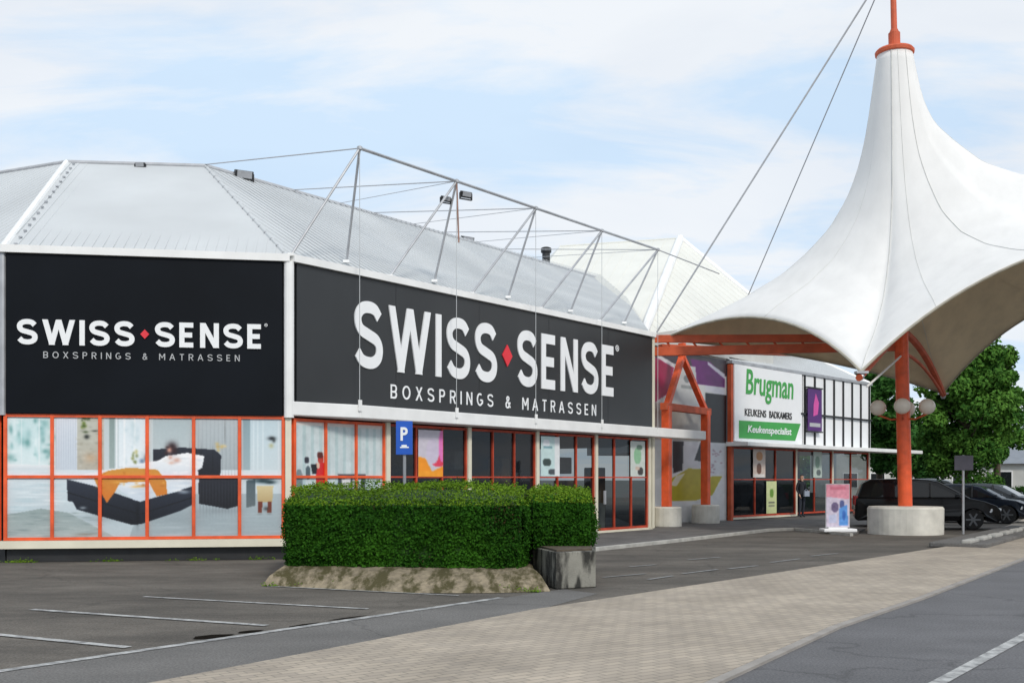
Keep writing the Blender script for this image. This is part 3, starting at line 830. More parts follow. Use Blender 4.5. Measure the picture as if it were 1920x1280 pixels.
# projecting white ledge with hangers, runs on past the building to the entrance frame
mb = MB()
TE = FR.T(1322, .38)
nodes = [0.0, 1.6, 4.8, 8.0, 11.2, 14.4, TE]
outs = [.10, .42, .42, .42, .42, .42, .42]
for i in range(6):
    a0, a1 = nodes[i], nodes[i + 1]
    p0, p1 = outs[i], outs[i + 1]
    inn = 0.0 if a0 < 14.4 - .01 else 0.18
    sag = 0.05
    vs = [FR.P(a0, 3.24, p0), FR.P(a1, 3.24, p1), FR.P(a1, 2.95, p1), FR.P(a0, 2.95, p0),
          FR.P(a0, 3.16, inn), FR.P(a1, 3.16, inn), FR.P(a1, 2.93, inn), FR.P(a0, 2.93, inn)]
    mb.add(vs, [(0, 1, 2, 3), (4, 5, 1, 0), (7, 6, 5, 4), (3, 2, 6, 7), (1, 5, 6, 2), (0, 3, 7, 4)])
mb.build('canopy_ledge', M['white'], shop, bevel=.02)
for a0 in nodes[1:5]:
    mb = MB(); FR.box(mb, a0 - .05, a0 + .05, 3.10, 3.34, .425, .445); mb.build('ledge_bracket', M['white'], shop)

# roof truss standing over the eaves
truss = empty('roof_truss', tuple(FR.P(0, EZ, 0)), label='thin steel cable truss standing along the roof edge of the charcoal shop', cat='truss')
apex = [FR.P(1.6 + 3.2 * k, 8.74, .42) for k in range(6)]
mb = MB(); mb.path(apex[:5], .035); mb.build('top_chord', M['steel'], truss)
mb = MB(); mb.tube(apex[4], apex[5] + Vector((.6, .8, -.1)), .02); mb.build('chord_cable', M['cable'], truss)
for k in range(5):
    A = apex[k]
    footl = FR.P(0.02 + 2.9 * k, EZ + .06, .05)
    tr_, zr_ = [(2.35, .5), (5.3, .4), (8.15, .4), (11.05, .4), (13.9, .4)][k]
    footr = FR.P(1.95 + 2.93 * k, EZ + .28, -.35)
    mb = MB(); mb.tube(A, footl, .03); mb.build('strut', M['steel'], truss)
    mb = MB(); mb.tube(A, footr, .028); mb.build('strut', M['steel'], truss)
    mb = MB(); mb.box(footr, (.14, .14, .06)); mb.build('foot_plate', M['white'], truss)
    mb = MB(); mb.box(footl, (.12, .12, .06)); mb.build('foot_plate', M['white'], truss)
    mb = MB(); mb.lathe(A - Vector((0, 0, .05)), [(.03, 0), (.06, .02), (.06, .08), (.03, .1)], 8); mb.build('joint', M['steel'], truss)
    mb = MB(); mb.tube(A, FR.P(1.6 + 3.2 * k, 3.2, .42), .008); mb.build('hanger_rod', M['roof'], truss)
    # back stays fanning out to the ridge
    for j, dt in enumerate((-.2, 1.6) if k else (.0,)):
        q = Vector(PR).lerp(Vector(PR2), min(1, (k * 3.2 + dt) / 20.3)) + Vector((0, 0, .05))
        mb = MB(); mb.tube(A, q, .014 if j == 0 else .009); mb.build('back_stay', M['cable'], truss)
# orange signal post on the second joint
mb = MB(); q = FR.P(5.4, 0, -.8); mb.tube(apex[1], (apex[1].x + .05, apex[1].y + .1, 7.3), .024, .02); mb.build('hanging_post', M['rusty'], truss)

def floodlight(loc, rz, label, sc=1.0):
    r = empty('floodlight', loc, rz, label=label, cat='floodlight', group='black floodlights on the roof')
    mb = MB(); mb.box((0, 0, .16 * sc), (.42 * sc, .16 * sc, .22 * sc), (1, 0, 0), None, (0, -.3, 1)); mb.build('housing', M['dark'], r, local=True, bevel=.02)
    mb = MB(); mb.box((-.23 * sc, 0, .1 * sc), (.02, .05, .22 * sc)); mb.box((.23 * sc, 0, .1 * sc), (.02, .05, .22 * sc)); mb.box((0, 0, 0), (.48 * sc, .06, .02)); mb.build('bracket', M['dark'], r, local=True)
    mb = MB(); mb.box((0, -.085 * sc, .16 * sc), (.34 * sc, .01, .16 * sc), (1, 0, 0), None, (0, -.3, 1)); mb.build('lens', M['steel'], r, local=True)
    return r
def at(u, v, y): return ((u - 960) / F * y, y, EYE + (HZ - v) / F * y)
floodlight(at(263, 317, 27.15), 0, 'small black floodlight on the ridge above the left charcoal sign', .6)
floodlight(at(457, 342, 28.3), .5, 'wide black floodlight where the roof ridge starts sloping behind the truss', 1.15)
floodlight(at(876, 460, 36.3), .6, 'black floodlight on the ridge below the second truss joint', 1.1)
floodlight(apex[1] + Vector((.22, .05, -.42)), .6, 'black floodlight hung right of the orange post at the second truss joint', .7)
floodlight(apex[1] + Vector((-.26, .0, -.52)), .6, 'black floodlight hung left of the orange post at the second truss joint', .6)
fl = empty('flue_pipe', at(1024, 507, 40.5), label='black flue pipe rising from the roof between truss joints', cat='flue pipe')
mb = MB(); mb.lathe((0, 0, 0), [(.15, 0), (.15, .66), (.20, .68), (.20, .84), (.12, .88)], 14); mb.build('pipe', M['dark'], fl, local=True)
mb = MB(); mb.lathe((0, 0, -.05), [(.24, 0), (.24, .06), (.16, .12)], 14); mb.build('collar', M['dark'], fl, local=True)

# ------------------------------------------------------------------ the two big fascia signs
def shop_sign(fac, t0, t1, z0, z1, p, word_box, sub_box, panel, label, stroke, substroke, seams=()):
    r = empty('fascia_sign', tuple(fac.P(t0, z0, p)), label=label, cat='sign', group='charcoal fascia signs')
    mb = MB(); fac.box(mb, t0, t1, z0, z1, p, p + .05)
    mb.build('board', panel, r)
    if seams:
        mb = MB()
        for s_ in seams: fac.box(mb, s_ - .008, s_ + .008, z0 + .01, z1 - .01, p + .0505, p + .053)
        mb.build('panel_joint', M['dark'], r)
    mb = MB()
    mk = lettering(mb, 'SWISS*SENSE', fac, *word_box, p + .05, stroke, .17)
    mb.build('lettering', M['sign_white'], r)
    t, z, wd = mk[0]; hh = word_box[3] - word_box[2]; k = hh * (.14 if fac is FR else .17); kz = hh * .19
    mb = MB(); mb.add([fac.P(t - k, z, p + .08), fac.P(t, z - kz, p + .08), fac.P(t + k, z, p + .08), fac.P(t, z + kz, p + .08),
                       fac.P(t - k, z, p + .05), fac.P(t, z - kz, p + .05), fac.P(t + k, z, p + .05), fac.P(t, z + kz, p + .05)],
                      [(0, 1, 2, 3), (0, 4, 5, 1), (1, 5, 6, 2), (2, 6, 7, 3), (3, 7, 4, 0)])
    mb.build('diamond', M['red'], r)
    mb = MB(); lettering(mb, 'BOXSPRINGS & MATRASSEN', fac, *sub_box, p + .05, substroke, .62, .015)
    mb.build('tagline', M['sign_white'] if fac is FR else M['sign_grey'], r)
    # the little registered mark
    h = word_box[3] - word_box[2]; cx = word_box[1] + h * .10; cz = word_box[3] - h * .02; rr = h * .055
    mb = MB(); ribbon(mb, [(cx + rr * math.cos(i * math.pi / 8), cz + rr * math.sin(i * math.pi / 8)) for i in range(17)], rr * .3, lambda X, Y, D: fac.P(X, Y, p + .05 + (.012 if D else 0)), 1)
    lettering(mb, 'R', fac, cx - rr * .3, cx + rr * .35, cz - rr * .5, cz + rr * .5, p + .05, .2, .1, .01)
    mb.build('registered_mark', M['sign_white'], r)
    return r
tl0, tl1 = FL.T(32, .06), FL.T(494, .06)
zS = lambda f_, u, v: f_.TZ(u, v, .06)[1]
shop_sign(FL, .08, FL.len - .13, 2.94, 6.08, .01, (tl0, tl1, 4.29, 4.79), (FL.T(83), FL.T(450), 4.03, 4.16), M['black_panel'],
          'near black fascia sign with white lettering above the windows showing a bedroom picture', .20, .13)
shop_sign(FR, .16, FR.len - .08, 3.10, 6.08, .01, (FR.T(663, .06), FR.T(1152, .06), 4.08, 5.57), (FR.T(732, .06), FR.T(1117, .06), 3.47, 3.79), M['grey_panel'],
          'long charcoal fascia sign with huge white lettering above the white ledge', .175, .13, seams=(3.1, 6.1, 9.1, 12.1))

# ------------------------------------------------------------------ window pictures
# bedroom picture on the left front; raster coordinates from photo pixels
K = .8
def X_(x): return (x - 5) * K
def Y_(y): return (y - 785) * K
def PX(*pts): return [(X_(x), Y_(y)) for x, y in pts]
W_, H_ = int(522 * K), int(228 * K)
pc = Pic(W_, H_, (198, 212, 216))
def grad(pts, c0, c1, y0, y1, horiz=False):
    """polygon filled with a gradient from c0 to c1"""
    q = PX(*pts); m = np.zeros((H_, W_), bool); n = len(q)
    for i in range(n):
        x0, ya = q[i]; x1, yb = q[(i + 1) % n]
        if ya == yb: continue
        cond = ((ya <= pc.y) & (pc.y < yb)) | ((yb <= pc.y) & (pc.y < ya))
        m ^= cond & (pc.x < x0 + (pc.y - ya) * (x1 - x0) / (yb - ya))
    t = np.clip(((pc.x - X_(y0)) / (X_(y1) - X_(y0))) if horiz else ((pc.y - Y_(y0)) / (Y_(y1) - Y_(y0))), 0, 1)[..., None]
    col = np.array(c0) * (1 - t) + np.array(c1) * t
    pc.a[m] = col[m]
def soft(x, y, rx, ry, c, al):
    g_ = al * np.exp(-(((pc.x - X_(x)) / (rx * K)) ** 2 + ((pc.y - Y_(y)) / (ry * K)) ** 2))[..., None]
    pc.a[:] = pc.a * (1 - g_) + np.array(c) * g_
U = random.uniform
# garden seen through the left window of the room
grad([(5, 785), (96, 785), (96, 890), (5, 890)], (206, 230, 232), (222, 236, 238), 785, 890)
for k in range(60): soft(U(8, 92), U(788, 876), U(2, 9), U(2, 9), random.choice(((128, 178, 178), (232, 244, 246), (96, 152, 150), (176, 214, 214))), U(.3, .8))
grad([(5, 874), (96, 876), (96, 884), (5, 884)], (236, 240, 242), (210, 220, 226), 874, 884)
for x in (34, 66): pc.poly(PX((x, 785), (x + 2, 785), (x + 2, 876), (x, 876)), (236, 242, 244), .7)
# curtain with folds
grad([(97, 785), (136, 785), (136, 890), (97, 890)], (226, 230, 238), (204, 214, 224), 785, 890)
for x in np.arange(98, 136, 4.3): soft(x, 838, 1.0, 60, (176, 188, 202), .7)
# stone wall with shelf and plants
grad([(136, 785), (184, 785), (184, 890), (136, 890)], (196, 198, 186), (184, 178, 164), 785, 890)
for k in range(70): soft(U(137, 183), U(786, 888), U(2, 5), U(1, 3), random.choice(((166, 162, 146), (206, 206, 196), (150, 150, 140))), .5)
for k in range(16): soft(U(144, 158), U(786, 808), U(1.5, 4), U(1.5, 4), random.choice(((96, 116, 50), (130, 148, 70), (60, 78, 40))), .8)
soft(153, 823, 4.5, 4, (34, 38, 36), 1); soft(151, 814, 5, 2, (70, 84, 52), .9); soft(168, 812, 6, 1.6, (56, 58, 52), .9); soft(160, 862, 12, 9, (196, 164, 130), .7)
# window frame and view
grad([(184, 785), (276, 785), (276, 890), (184, 890)], (196, 208, 210), (206, 218, 222), 785, 890)
grad([(194, 785), (204, 785), (204, 882), (194, 882)], (138, 156, 154), (160, 176, 174), 785, 882)
grad([(212, 790), (264, 787), (264, 878), (212, 878)], (222, 234, 240), (236, 242, 246), 785, 880)
for x in (207, 221, 240, 262): pc.poly(PX((x, 786), (x + 3, 786), (x + 3, 884), (x, 884)), (244, 247, 249), .9)
for k in range(14): soft(U(224, 258), U(800, 868), U(2, 5), U(3, 9), (196, 216, 222), .5)
for k in range(9): soft(U(237, 246), U(848, 874), U(2, 3), U(2, 4), random.choice(((112, 124, 66), (150, 156, 96), (196, 188, 120))), .8)
soft(255, 868, 5, 5, (86, 116, 150), .8); soft(263, 862, 4, 7, (40, 48, 60), .7)
# panelled back wall
grad([(276, 785), (358, 785), (358, 905), (276, 905)], (176, 190, 194), (196, 206, 208), 785, 880)
grad([(358, 785), (444, 785), (444, 960), (358, 960)], (186, 194, 198), (170, 180, 184), 785, 900)
for x in np.arange(361, 444, 7.5): soft(x, 870, .9, 100, (148, 158, 164), .6)
soft(411, 812, .8, 24, (110, 112, 112), .9)
for k in range(8): soft(U(396, 416), U(834, 848), U(2, 5), U(1.5, 3.5), random.choice(((206, 178, 112), (226, 204, 150), (170, 138, 80))), .8)
grad([(444, 785), (530, 785), (530, 905), (444, 905)], (196, 214, 222), (208, 220, 224), 785, 900)
grad([(446, 785), (460, 785), (460, 890), (446, 890)], (140, 164, 172), (162, 182, 188), 785, 890)
for x in (466, 474, 484, 514): soft(x, 840, 1.2, 70, (228, 238, 242), .8)
soft(501, 824, 7, 3.6, (22, 26, 30), 1); soft(505, 828, 3, 4, (40, 44, 44), .8); soft(500, 838, 4.5, 4.5, (186, 184, 142), .9)
# floor, rug
grad([(5, 884), (530, 884), (530, 1015), (5, 1015)], (214, 226, 232), (184, 198, 204), 890, 1010)
grad([(260, 930), (530, 930), (530, 1015), (230, 1015)], (172, 186, 192), (160, 174, 180), 930, 1010)
for k in range(60): soft(U(5, 120), U(888, 960), U(8, 26), U(.8, 1.6), random.choice(((180, 204, 212), (232, 242, 246))), .5)
grad([(5, 968), (70, 956), (120, 964), (215, 1015), (5, 1015)], (150, 166, 166), (172, 182, 182), 956, 1012)
for k in range(80): soft(U(5, 180), U(964, 1012), U(5, 16), U(.7, 1.5), random.choice(((120, 136, 138), (196, 206, 204), (138, 154, 154))), .5)
soft(150, 1004, 18, 2, (120, 110, 96), .6)
for k in range(40): soft(U(240, 525), U(965, 1012), U(10, 30), U(.8, 1.8), random.choice(((176, 190, 196), (190, 202, 208))), .4)
# headboard, chest, bed
soft(330, 975, 60, 14, (140, 152, 158), .5); soft(180, 975, 40, 8, (150, 164, 170), .6); soft(400, 962, 40, 6, (140, 150, 156), .6)
grad([(276, 846), (330, 842), (392, 846), (404, 857), (402, 902), (276, 902)], (40, 44, 56), (22, 24, 32), 842, 900)
for x in (300, 322, 344, 366, 388): soft(x, 872, .8, 26, (14, 16, 22), .7)
grad([(360, 898), (438, 900), (438, 952), (416, 958), (362, 948)], (38, 40, 50), (22, 24, 30), 898, 955)
for x in np.arange(364, 437, 6): soft(x, 925, .8, 30, (58, 60, 70), .7)
grad([(117, 902), (165, 914), (252, 944), (252, 986), (236, 987), (135, 958), (128, 944), (118, 942)], (46, 52, 66), (16, 20, 28), 902, 985)
grad([(250, 944), (354, 914), (354, 948), (325, 962), (252, 986)], (44, 50, 64), (22, 26, 36), 915, 980)
pc.poly(PX((117, 925), (250, 966), (250, 968), (117, 927)), (12, 14, 20), .8); pc.poly(PX((252, 966), (354, 934), (354, 936), (252, 968)), (12, 14, 20), .8)
soft(146, 955, 6, 2.5, (150, 160, 168), .9); soft(247, 965, 3, 20, (10, 12, 18), .6)
grad([(118, 900), (160, 890), (276, 868), (358, 866), (362, 908), (318, 926), (286, 934), (252, 944), (238, 940), (212, 920), (165, 914)], (240, 243, 246), (206, 218, 230), 868, 945)
for k in range(40): soft(U(215, 350), U(875, 930), U(3, 16), U(1, 3), random.choice(((190, 204, 218), (250, 251, 252))), .5)
grad([(276, 872), (300, 858), (340, 852), (372, 858), (368, 880), (338, 898), (285, 896)], (250, 251, 252), (218, 226, 234), 855, 895)
for k in range(14): soft(U(285, 366), U(860, 890), U(3, 10), U(1, 2.5), random.choice(((204, 214, 224), (252, 252, 253))), .6)
# ochre throw
grad([(166, 900), (192, 886), (232, 880), (284, 884), (300, 905), (302, 930), (282, 934), (268, 906), (214, 908), (206, 924), (190, 946), (176, 922)], (208, 148, 62), (214, 122, 44), 884, 940)
for k in range(26): soft(U(172, 296), U(888, 920), U(2, 9), U(1, 3), random.choice(((240, 184, 84), (176, 104, 26), (226, 160, 60))), .6)
# the sleeper of the picture
soft(311, 841, 9, 9, (40, 22, 26), 1); soft(315, 848, 6, 7, (50, 28, 32), .9); soft(306, 847, 4.6, 5.4, (214, 160, 142), 1); soft(303, 842, 4, 2, (44, 26, 28), .9)
soft(300, 853, 4, 3, (60, 34, 38), .7); soft(308, 861, 4, 4, (206, 150, 132), .8); soft(320, 866, 7, 4.5, (214, 164, 146), .9); soft(310, 871, 6, 3, (226, 180, 160), .8); soft(300, 867, 6, 3, (236, 232, 230), .9)
# armchair and stool
grad([(452, 904), (470, 902), (470, 952), (452, 956)], (84, 100, 108), (100, 112, 116), 902, 955)
soft(484, 905, 20, 4.5, (30, 56, 64), 1); soft(498, 908, 10, 3, (22, 44, 50), .9)
grad([(472, 914), (504, 914), (502, 946), (474, 946)], (216, 200, 156), (190, 166, 120), 914, 946)
for x in (480, 498):
    pc.poly(PX((x - 5, 944), (x + 3, 944), (x + 2, 966), (x - 6, 966)), (116, 58, 44)); soft(x - 2, 968, 5, 2, (120, 124, 124), .6)
soft(490, 958, 5, 4, (60, 64, 66), .8)
pc.noise(1.5, 2); pc.blur(1)
mur = pc.mesh('window_poster', FL, .03, FL.len - .09, .46, 2.9, -.022)
tag(mur, 'large bedroom photograph filling the orange framed windows under the left sign', 'poster', 'posters in the shop windows')
# thin backing so that the film has a body
def backing(o, fac, t0, t1, z0, z1, p):
    mb = MB(); fac.box(mb, t0, t1, z0, z1, p - .006, p - .002); mb.build('backing', M['sign_grey'], o)
backing(mur, FL, .03, FL.len - .09, .46, 2.9, -.022)

# child and bed picture in the first bay of the long front
w2, h2 = 150, 130
pc = Pic(w2, h2, (204, 216, 218))
for x in range(0, w2, 13): pc.poly([(x, 0), (x + 5, 0), (x + 6, h2), (x + 1, h2)], (184, 204, 206))
pc.poly([(0, 0), (w2, 0), (w2, 5), (0, 5)], (224, 214, 208))
pc.ell(8, 66, 6, 12, (120, 136, 140)); pc.ell(22, 58, 4, 8, (80, 96, 104)); pc.ell(20, 44, 4, 4, (50, 50, 60))
pc.poly([(70, 60), (118, 60), (116, 82), (72, 80)], (70, 76, 84)); pc.poly([(76, 66), (92, 63), (92, 76), (78, 77)], (226, 226, 228)); pc.poly([(95, 66), (110, 66), (110, 77), (95, 77)], (190, 200, 208))
pc.poly([(50, 84), (130, 84), (150, 95), (150, 130), (30, 130), (36, 100)], (226, 228, 232)); pc.ell(70, 94, 20, 8, (222, 70, 84)); pc.ell(124, 90, 16, 6, (120, 130, 140)); pc.ell(100, 92, 12, 4, (236, 238, 240))
pc.ell(42, 42, 5, 6, (190, 60, 50)); pc.ell(41, 38, 5, 4, (90, 40, 36)); pc.poly([(35, 48), (48, 46), (52, 74), (34, 76)], (206, 40, 44)); pc.poly([(26, 48), (37, 49), (35, 60), (29, 60)], (28, 30, 38)); pc.poly([(34, 74), (50, 74), (36, 94), (22, 104)], (34, 36, 46)); pc.ell(38, 50, 3, 4, (222, 190, 170))
pc.poly([(0, 105), (60, 100), (80, 130), (0, 130)], (200, 204, 208))
pc.noise(4, 6); pc.noise(3, 2); pc.blur(1)
o = pc.mesh('window_poster', FR, .14, 2.78, .46, 2.86, -.022)
tag(o, 'picture of a child in red beside a bed, just right of the corner post', 'poster', 'posters in the shop windows'); backing(o, FR, .14, 2.78, .46, 2.86, -.022)

def small_poster(fac, t0, t1, z0, z1, p, label, painter, wh=(30, 50)):
    pc = Pic(wh[0], wh[1], (220, 220, 220)); painter(pc); pc.noise(4, 3); pc.blur(1)
    o = pc.mesh('window_poster', fac, t0, t1, z0, z1, p)
    tag(o, label, 'poster', 'posters in the shop windows'); backing(o, fac, t0, t1, z0, z1, p)
def pt1(p):
    p.poly([(0, 0), (30, 0), (30, 50), (0, 50)], (206, 200, 212)); p.poly([(0, 28), (8, 30), (16, 44), (30, 38), (30, 50), (0, 50)], (244, 150, 30))
    p.ell(24, 30, 10, 9, (224, 60, 90)); p.ell(17, 22, 8, 14, (206, 196, 216)); p.ell(29, 16, 5, 18, (232, 120, 190)); p.poly([(0, 44), (30, 44), (30, 50), (0, 50)], (246, 160, 40))
small_poster(FR, FR.T(783), FR.T(829), FR.TZ(800, 893)[1], 2.80, .024, 'bright orange, pink and lilac poster beside the blue parking sign', pt1)
def pt2(p):
    p.poly([(0, 0), (30, 0), (30, 50), (0, 50)], (198, 222, 222)); p.ell(8, 8, 6, 5, (236, 240, 244)); p.ell(9, 32, 7, 5, (54, 70, 66)); p.ell(18, 44, 7, 4, (70, 78, 84)); p.poly([(22, 0), (30, 0), (30, 50), (22, 50)], (226, 230, 232)); p.poly([(4, 12), (18, 12), (18, 15), (4, 15)], (120, 160, 170))
small_poster(FR, FR.T(1013), FR.T(1048), 1.72, 2.80, .024, 'pale blue poster with dark blots in the middle of the dark windows', pt2)
def pt3(p):
    p.poly([(0, 0), (30, 0), (30, 50), (0, 50)], (206, 214, 208)); p.ell(14, 20, 8, 12, (140, 190, 150)); p.ell(18, 8, 6, 4, (100, 130, 110)); p.ell(20, 42, 6, 6, (60, 56, 54)); p.ell(14, 38, 5, 3, (206, 186, 170))
small_poster(FR, FR.T(1181), FR.T(1208), 1.72, 2.80, .024, 'narrow pale green poster in the last window before the orange entrance frame', pt3)
def pt4(p):
    p.poly([(0, 0), (30, 0), (30, 50), (0, 50)], (90, 90, 92)); p.ell(15, 14, 9, 8, (140, 150, 156)); p.poly([(6, 26), (24, 26), (24, 42), (6, 42)], (70, 80, 84))
small_poster(FR, FR.T(1053), FR.T(1062), 2.2, 2.75, -.5, 'dim grey notice hanging inside the dark windows', pt4, (16, 26))

# ------------------------------------------------------------------ entrance hall behind
HF1, HT, HTL, HF2 = Vector((4.37, 35.7, 6.45)), Vector((7.25, 46, 12.0)), Vector((2.14, 47.6, 12.0)), Vector((10.78, 44.0, 8.4))
hall = empty('entrance_hall', (6.5, 38.5, 0), label='tall cream hipped hall roof over the recessed entrance between the two shops', cat='building')
mb = MB(); roof_face(mb, HF1, HF2, HT, HT + Vector((-.02, 0.0, 0)), .5, .03, .012); mb.build('roof', M['roof_cream'], hall, fix=False)
mb = MB(); roof_face(mb, Vector((-.74, 37.3, 6.45)), HF1, HT, HTL, .5, .03, .012); mb.build('roof', M['roof_cream'], hall, fix=False)
mb = MB(); mb.add([HF1, HF2, (HF2.x, HF2.y, 6.3), (HF1.x, HF1.y, 6.3)], [(0, 1, 2, 3)]); mb.build('gable_panel', M['plaster'], hall)
mb = MB(); mb.add([HT, HF2, (16, 54, 6.5), (2, 56, 6.5), HTL, (-.74, 37.3, 6.45), (-4, 50, 6.5)], [(0, 1, 2), (0, 2, 3), (0, 3, 4), (4, 3, 6), (4, 6, 5)]); mb.build('roof', M['roof_cream'], hall)
mb = MB(); mb.tube(HF1, HT, .17, n=10); mb.build('hip_flashing', M['white'], hall)
mb = MB(); mb.tube(HF2, HT, .12, n=10); mb.build('hip_flashing', M['white'], hall)
mb = MB(); mb.tube(HT, HTL, .05, n=8); mb.build('ridge_cap', M['roof_cream'], hall)
E0, E1 = Vector((4.95, 36.9)), Vector((8.15, 40.55))
FE = Facade(E0, E1)
mb = MB(); mb.prism([(4.4, 35.75), (8.25, 40.6), (12, 54), (2, 56)], 6.2, 6.29); mb.build('soffit', M['plaster'], hall)
mb = MB(); FE.box(mb, -.1, FE.len, 0, 6.2, -.3, 0); mb.build('wall', M['plaster'], hall)
FS = Facade(C1 + Vector((.05, .1)), E0)
mb = MB(); FS.box(mb, 0, FS.len, 0, 6.2, -.2, 0.0); mb.build('wall', M['cream'], hall)
# mural on the entrance wall; px raster from photo box (1222..1366, 668..985)
def EP(*pts): return [((x - 1222) * .8, (y - 668) * .8) for x, y in pts]
pc = Pic(int(144 * .8), int(318 * .8), (196, 198, 196))
pc.poly(EP((1222, 668), (1366, 668), (1366, 700), (1222, 700)), (60, 50, 56))
pc.poly(EP((1222, 683), (1258, 695), (1248, 745), (1222, 765)), (150, 8, 66))
pc.poly(EP((1226, 676), (1262, 692), (1262, 700), (1226, 684)), (206, 206, 210))
pc.poly(EP((1290, 676), (1330, 676), (1362, 700), (1362, 722), (1300, 722)), (92, 14, 96))
pc.poly(EP((1325, 676), (1362, 696), (1362, 706), (1325, 682)), (190, 188, 200))
pc.poly(EP((1320, 722), (1362, 726), (1362, 738), (1320, 734)), (200, 200, 208))
pc.poly(EP((1258, 690), (1300, 690), (1306, 765), (1250, 765)), (176, 180, 180))
pc.ell((1283 - 1222) * .8, (715 - 668) * .8, 5, 6, (110, 116, 118)); pc.poly(EP((1272, 728), (1298, 728), (1298, 734), (1272, 734)), (130, 136, 136))
pc.poly(EP((1320, 738), (1366, 738), (1366, 832), (1320, 832)), (12, 13, 18))
pc.poly(EP((1254, 768), (1318, 768), (1318, 832), (1254, 832)), (158, 156, 150))
pc.poly(EP((1222, 765), (1254, 765), (1254, 832), (1222, 832)), (170, 150, 140))
pc.poly(EP((1255, 834), (1276, 834), (1274, 888), (1256, 900)), (24, 24, 30))
pc.poly(EP((1276, 834), (1312, 834), (1316, 880), (1276, 895)), (206, 208, 212))
pc.poly(EP((1310, 834), (1322, 834), (1322, 872), (1298, 868)), (30, 30, 34))
pc.poly(EP((1322, 834), (1362, 834), (1362, 900), (1322, 900)), (208, 210, 214))
for k in range(20): pc.ell(random.uniform(82, 108), random.uniform(140, 180), 2, 1.2, (170, 150, 160))
pc.poly(EP((1222, 905), (1260, 892), (1300, 880), (1330, 900), (1362, 890), (1362, 985), (1222, 985)), (216, 216, 216))
pc.poly(EP((1250, 905), (1286, 884), (1312, 885), (1320, 900), (1356, 898), (1335, 935), (1300, 945), (1250, 945)), (178, 164, 20))
pc.poly(EP((1250, 915), (1262, 898), (1280, 892), (1262, 918)), (220, 214, 190))
pc.noise(4, 5); pc.blur(1)
o = pc.mesh('entrance_mural', FE, -.05, FE.len - .02, .1, 6.15, .012); tag(o, 'painted entrance wall with magenta, purple and mustard shapes behind the orange frame', 'mural')
mb = MB(); FE.box(mb, -.05, FE.len - .02, .1, 6.15, .003, .009); mb.build('backing', M['plaster'], o)

# ------------------------------------------------------------------ orange A shaped entrance frame
P1, P2 = Vector(G(1257, 991)), Vector(G(1330, 983))
P1 = Vector(((1250 - 960) / F * 35.6, 35.6)); P2 = Vector(((1323 - 960) / F * 38.2, 38.2))
af = empty('entrance_portal', (P1.x, P1.y, 0), label='orange A shaped steel frame on two concrete footings at the entrance', cat='frame')
top = Vector(((1279 - 960) / F * 36.8, 36.8, EYE + (HZ - 668) / F * 36.8))
zc = 4.05
fd = (P2 - P1).normalized()
for p in (P1, P2):
    mb = MB(); mb.box((p.x, p.y, (zc + .7) / 2 + .02), (.27, .27, zc - .7), (fd.x, fd.y, 0)); mb.build('leg', M['orange'], af, bevel=.015)
    mb = MB(); mb.lathe((p.x, p.y, 0), [(.48, .04), (.50, .08), (.50, .68), (.46, .72)], 20); mb.build('footing', M['concrete'], af, smooth=False)
    mb = MB(); a_ = Vector((p.x, p.y, zc)); 
    d = (top - a_); mb.box((a_ + top) / 2, (.22, .20, d.length + .1), (fd.x, fd.y, 0), None, tuple(d.normalized())); mb.build('rafter', M['orange'], af, bevel=.012)
mb = MB(); c = (P1 + P2) / 2; mb.box((c.x, c.y, zc), ((P2 - P1).length + .5, .24, .24), (fd.x, fd.y, 0)); mb.build('crossbar', M['orange_weathered'], af, bevel=.012)
mb = MB(); mb.tube(top - Vector((0, 0, .1)), top + Vector((0, 0, .45)), .14); mb.build('apex_post', M['orange'], af)

# ------------------------------------------------------------------ second shop (right)
B0, B1 = Vector((8.32, 40.6)), Vector((16.85, 50.3))
FB = Facade(B0, B1)
sh2 = empty('shop_building', (B0.x, B0.y, 0), label='smaller pavilion shop with white cladding in black bars beyond the entrance', cat='building')
foot2 = [tuple(B0), tuple(B1), (16, 60), (4, 58)]
mb = MB(); mb.prism(inset_in(foot2, .01), 2.9, 6.05); mb.build('wall', M['grey_panel'], sh2)
B0u = FB.P(2.2, 9.6, -6); B1u = FB.P(FB.len - 4.0, 9.6, -6)
mb = MB(); roof_face(mb, V3(B0, 6.15), V3(B1, 6.15), B1u, B0u, .3); mb.build('roof', M['roof'], sh2, fix=False)
mb = MB(); mb.add([V3(B1, 6.15), (20, 60, 6.15), (14, 58, 9.6), B1u, B0u, (6, 56, 9.6)], [(0, 1, 2, 3), (3, 2, 5, 4)]); mb.build('roof', M['roof'], sh2)
mb = MB(); mb.tube(V3(B1, 6.15), B1u, .08); mb.build('hip_flashing', M['white'], sh2)
mb = MB(); FB.box(mb, -.1, FB.len + .1, 6.03, 6.15, -.2, .12); mb.build('eaves_trim', M['steel'], sh2)
mb = MB()
tc0 = FB.T(1503)
FB.box(mb, tc0, FB.len, 3.05, 6.02, .01, .06); mb.build('cladding', M['sign_white'], sh2)
for k in range(8):
    t = tc0 + (FB.len - tc0) * (k + .12) / 7.35
    mb = MB(); FB.box(mb, t - .045, t + .045, 3.06, 6.01, .062, .12); mb.build('cladding_bar', M['dark'], sh2)
mb = MB(); FB.box(mb, tc0 - .3, FB.len, 4.34, 4.42, .122, .15); mb.build('cladding_rail', M['dark'], sh2)
mb = MB(); FB.box(mb, -.2, FB.len + 4.5, 2.88, 3.04, -.1, .85); mb.build('canopy_ledge', M['white'], sh2, bevel=.02)
mb = MB(); FB.box(mb, .1, FB.len - .1, 0, .16, -.3, -.05); mb.build('plinth', M['dark'], sh2)
mb = MB(); FB.box(mb, .4, FB.len - .3, 0.06, 2.9, -3.6, -3.4)
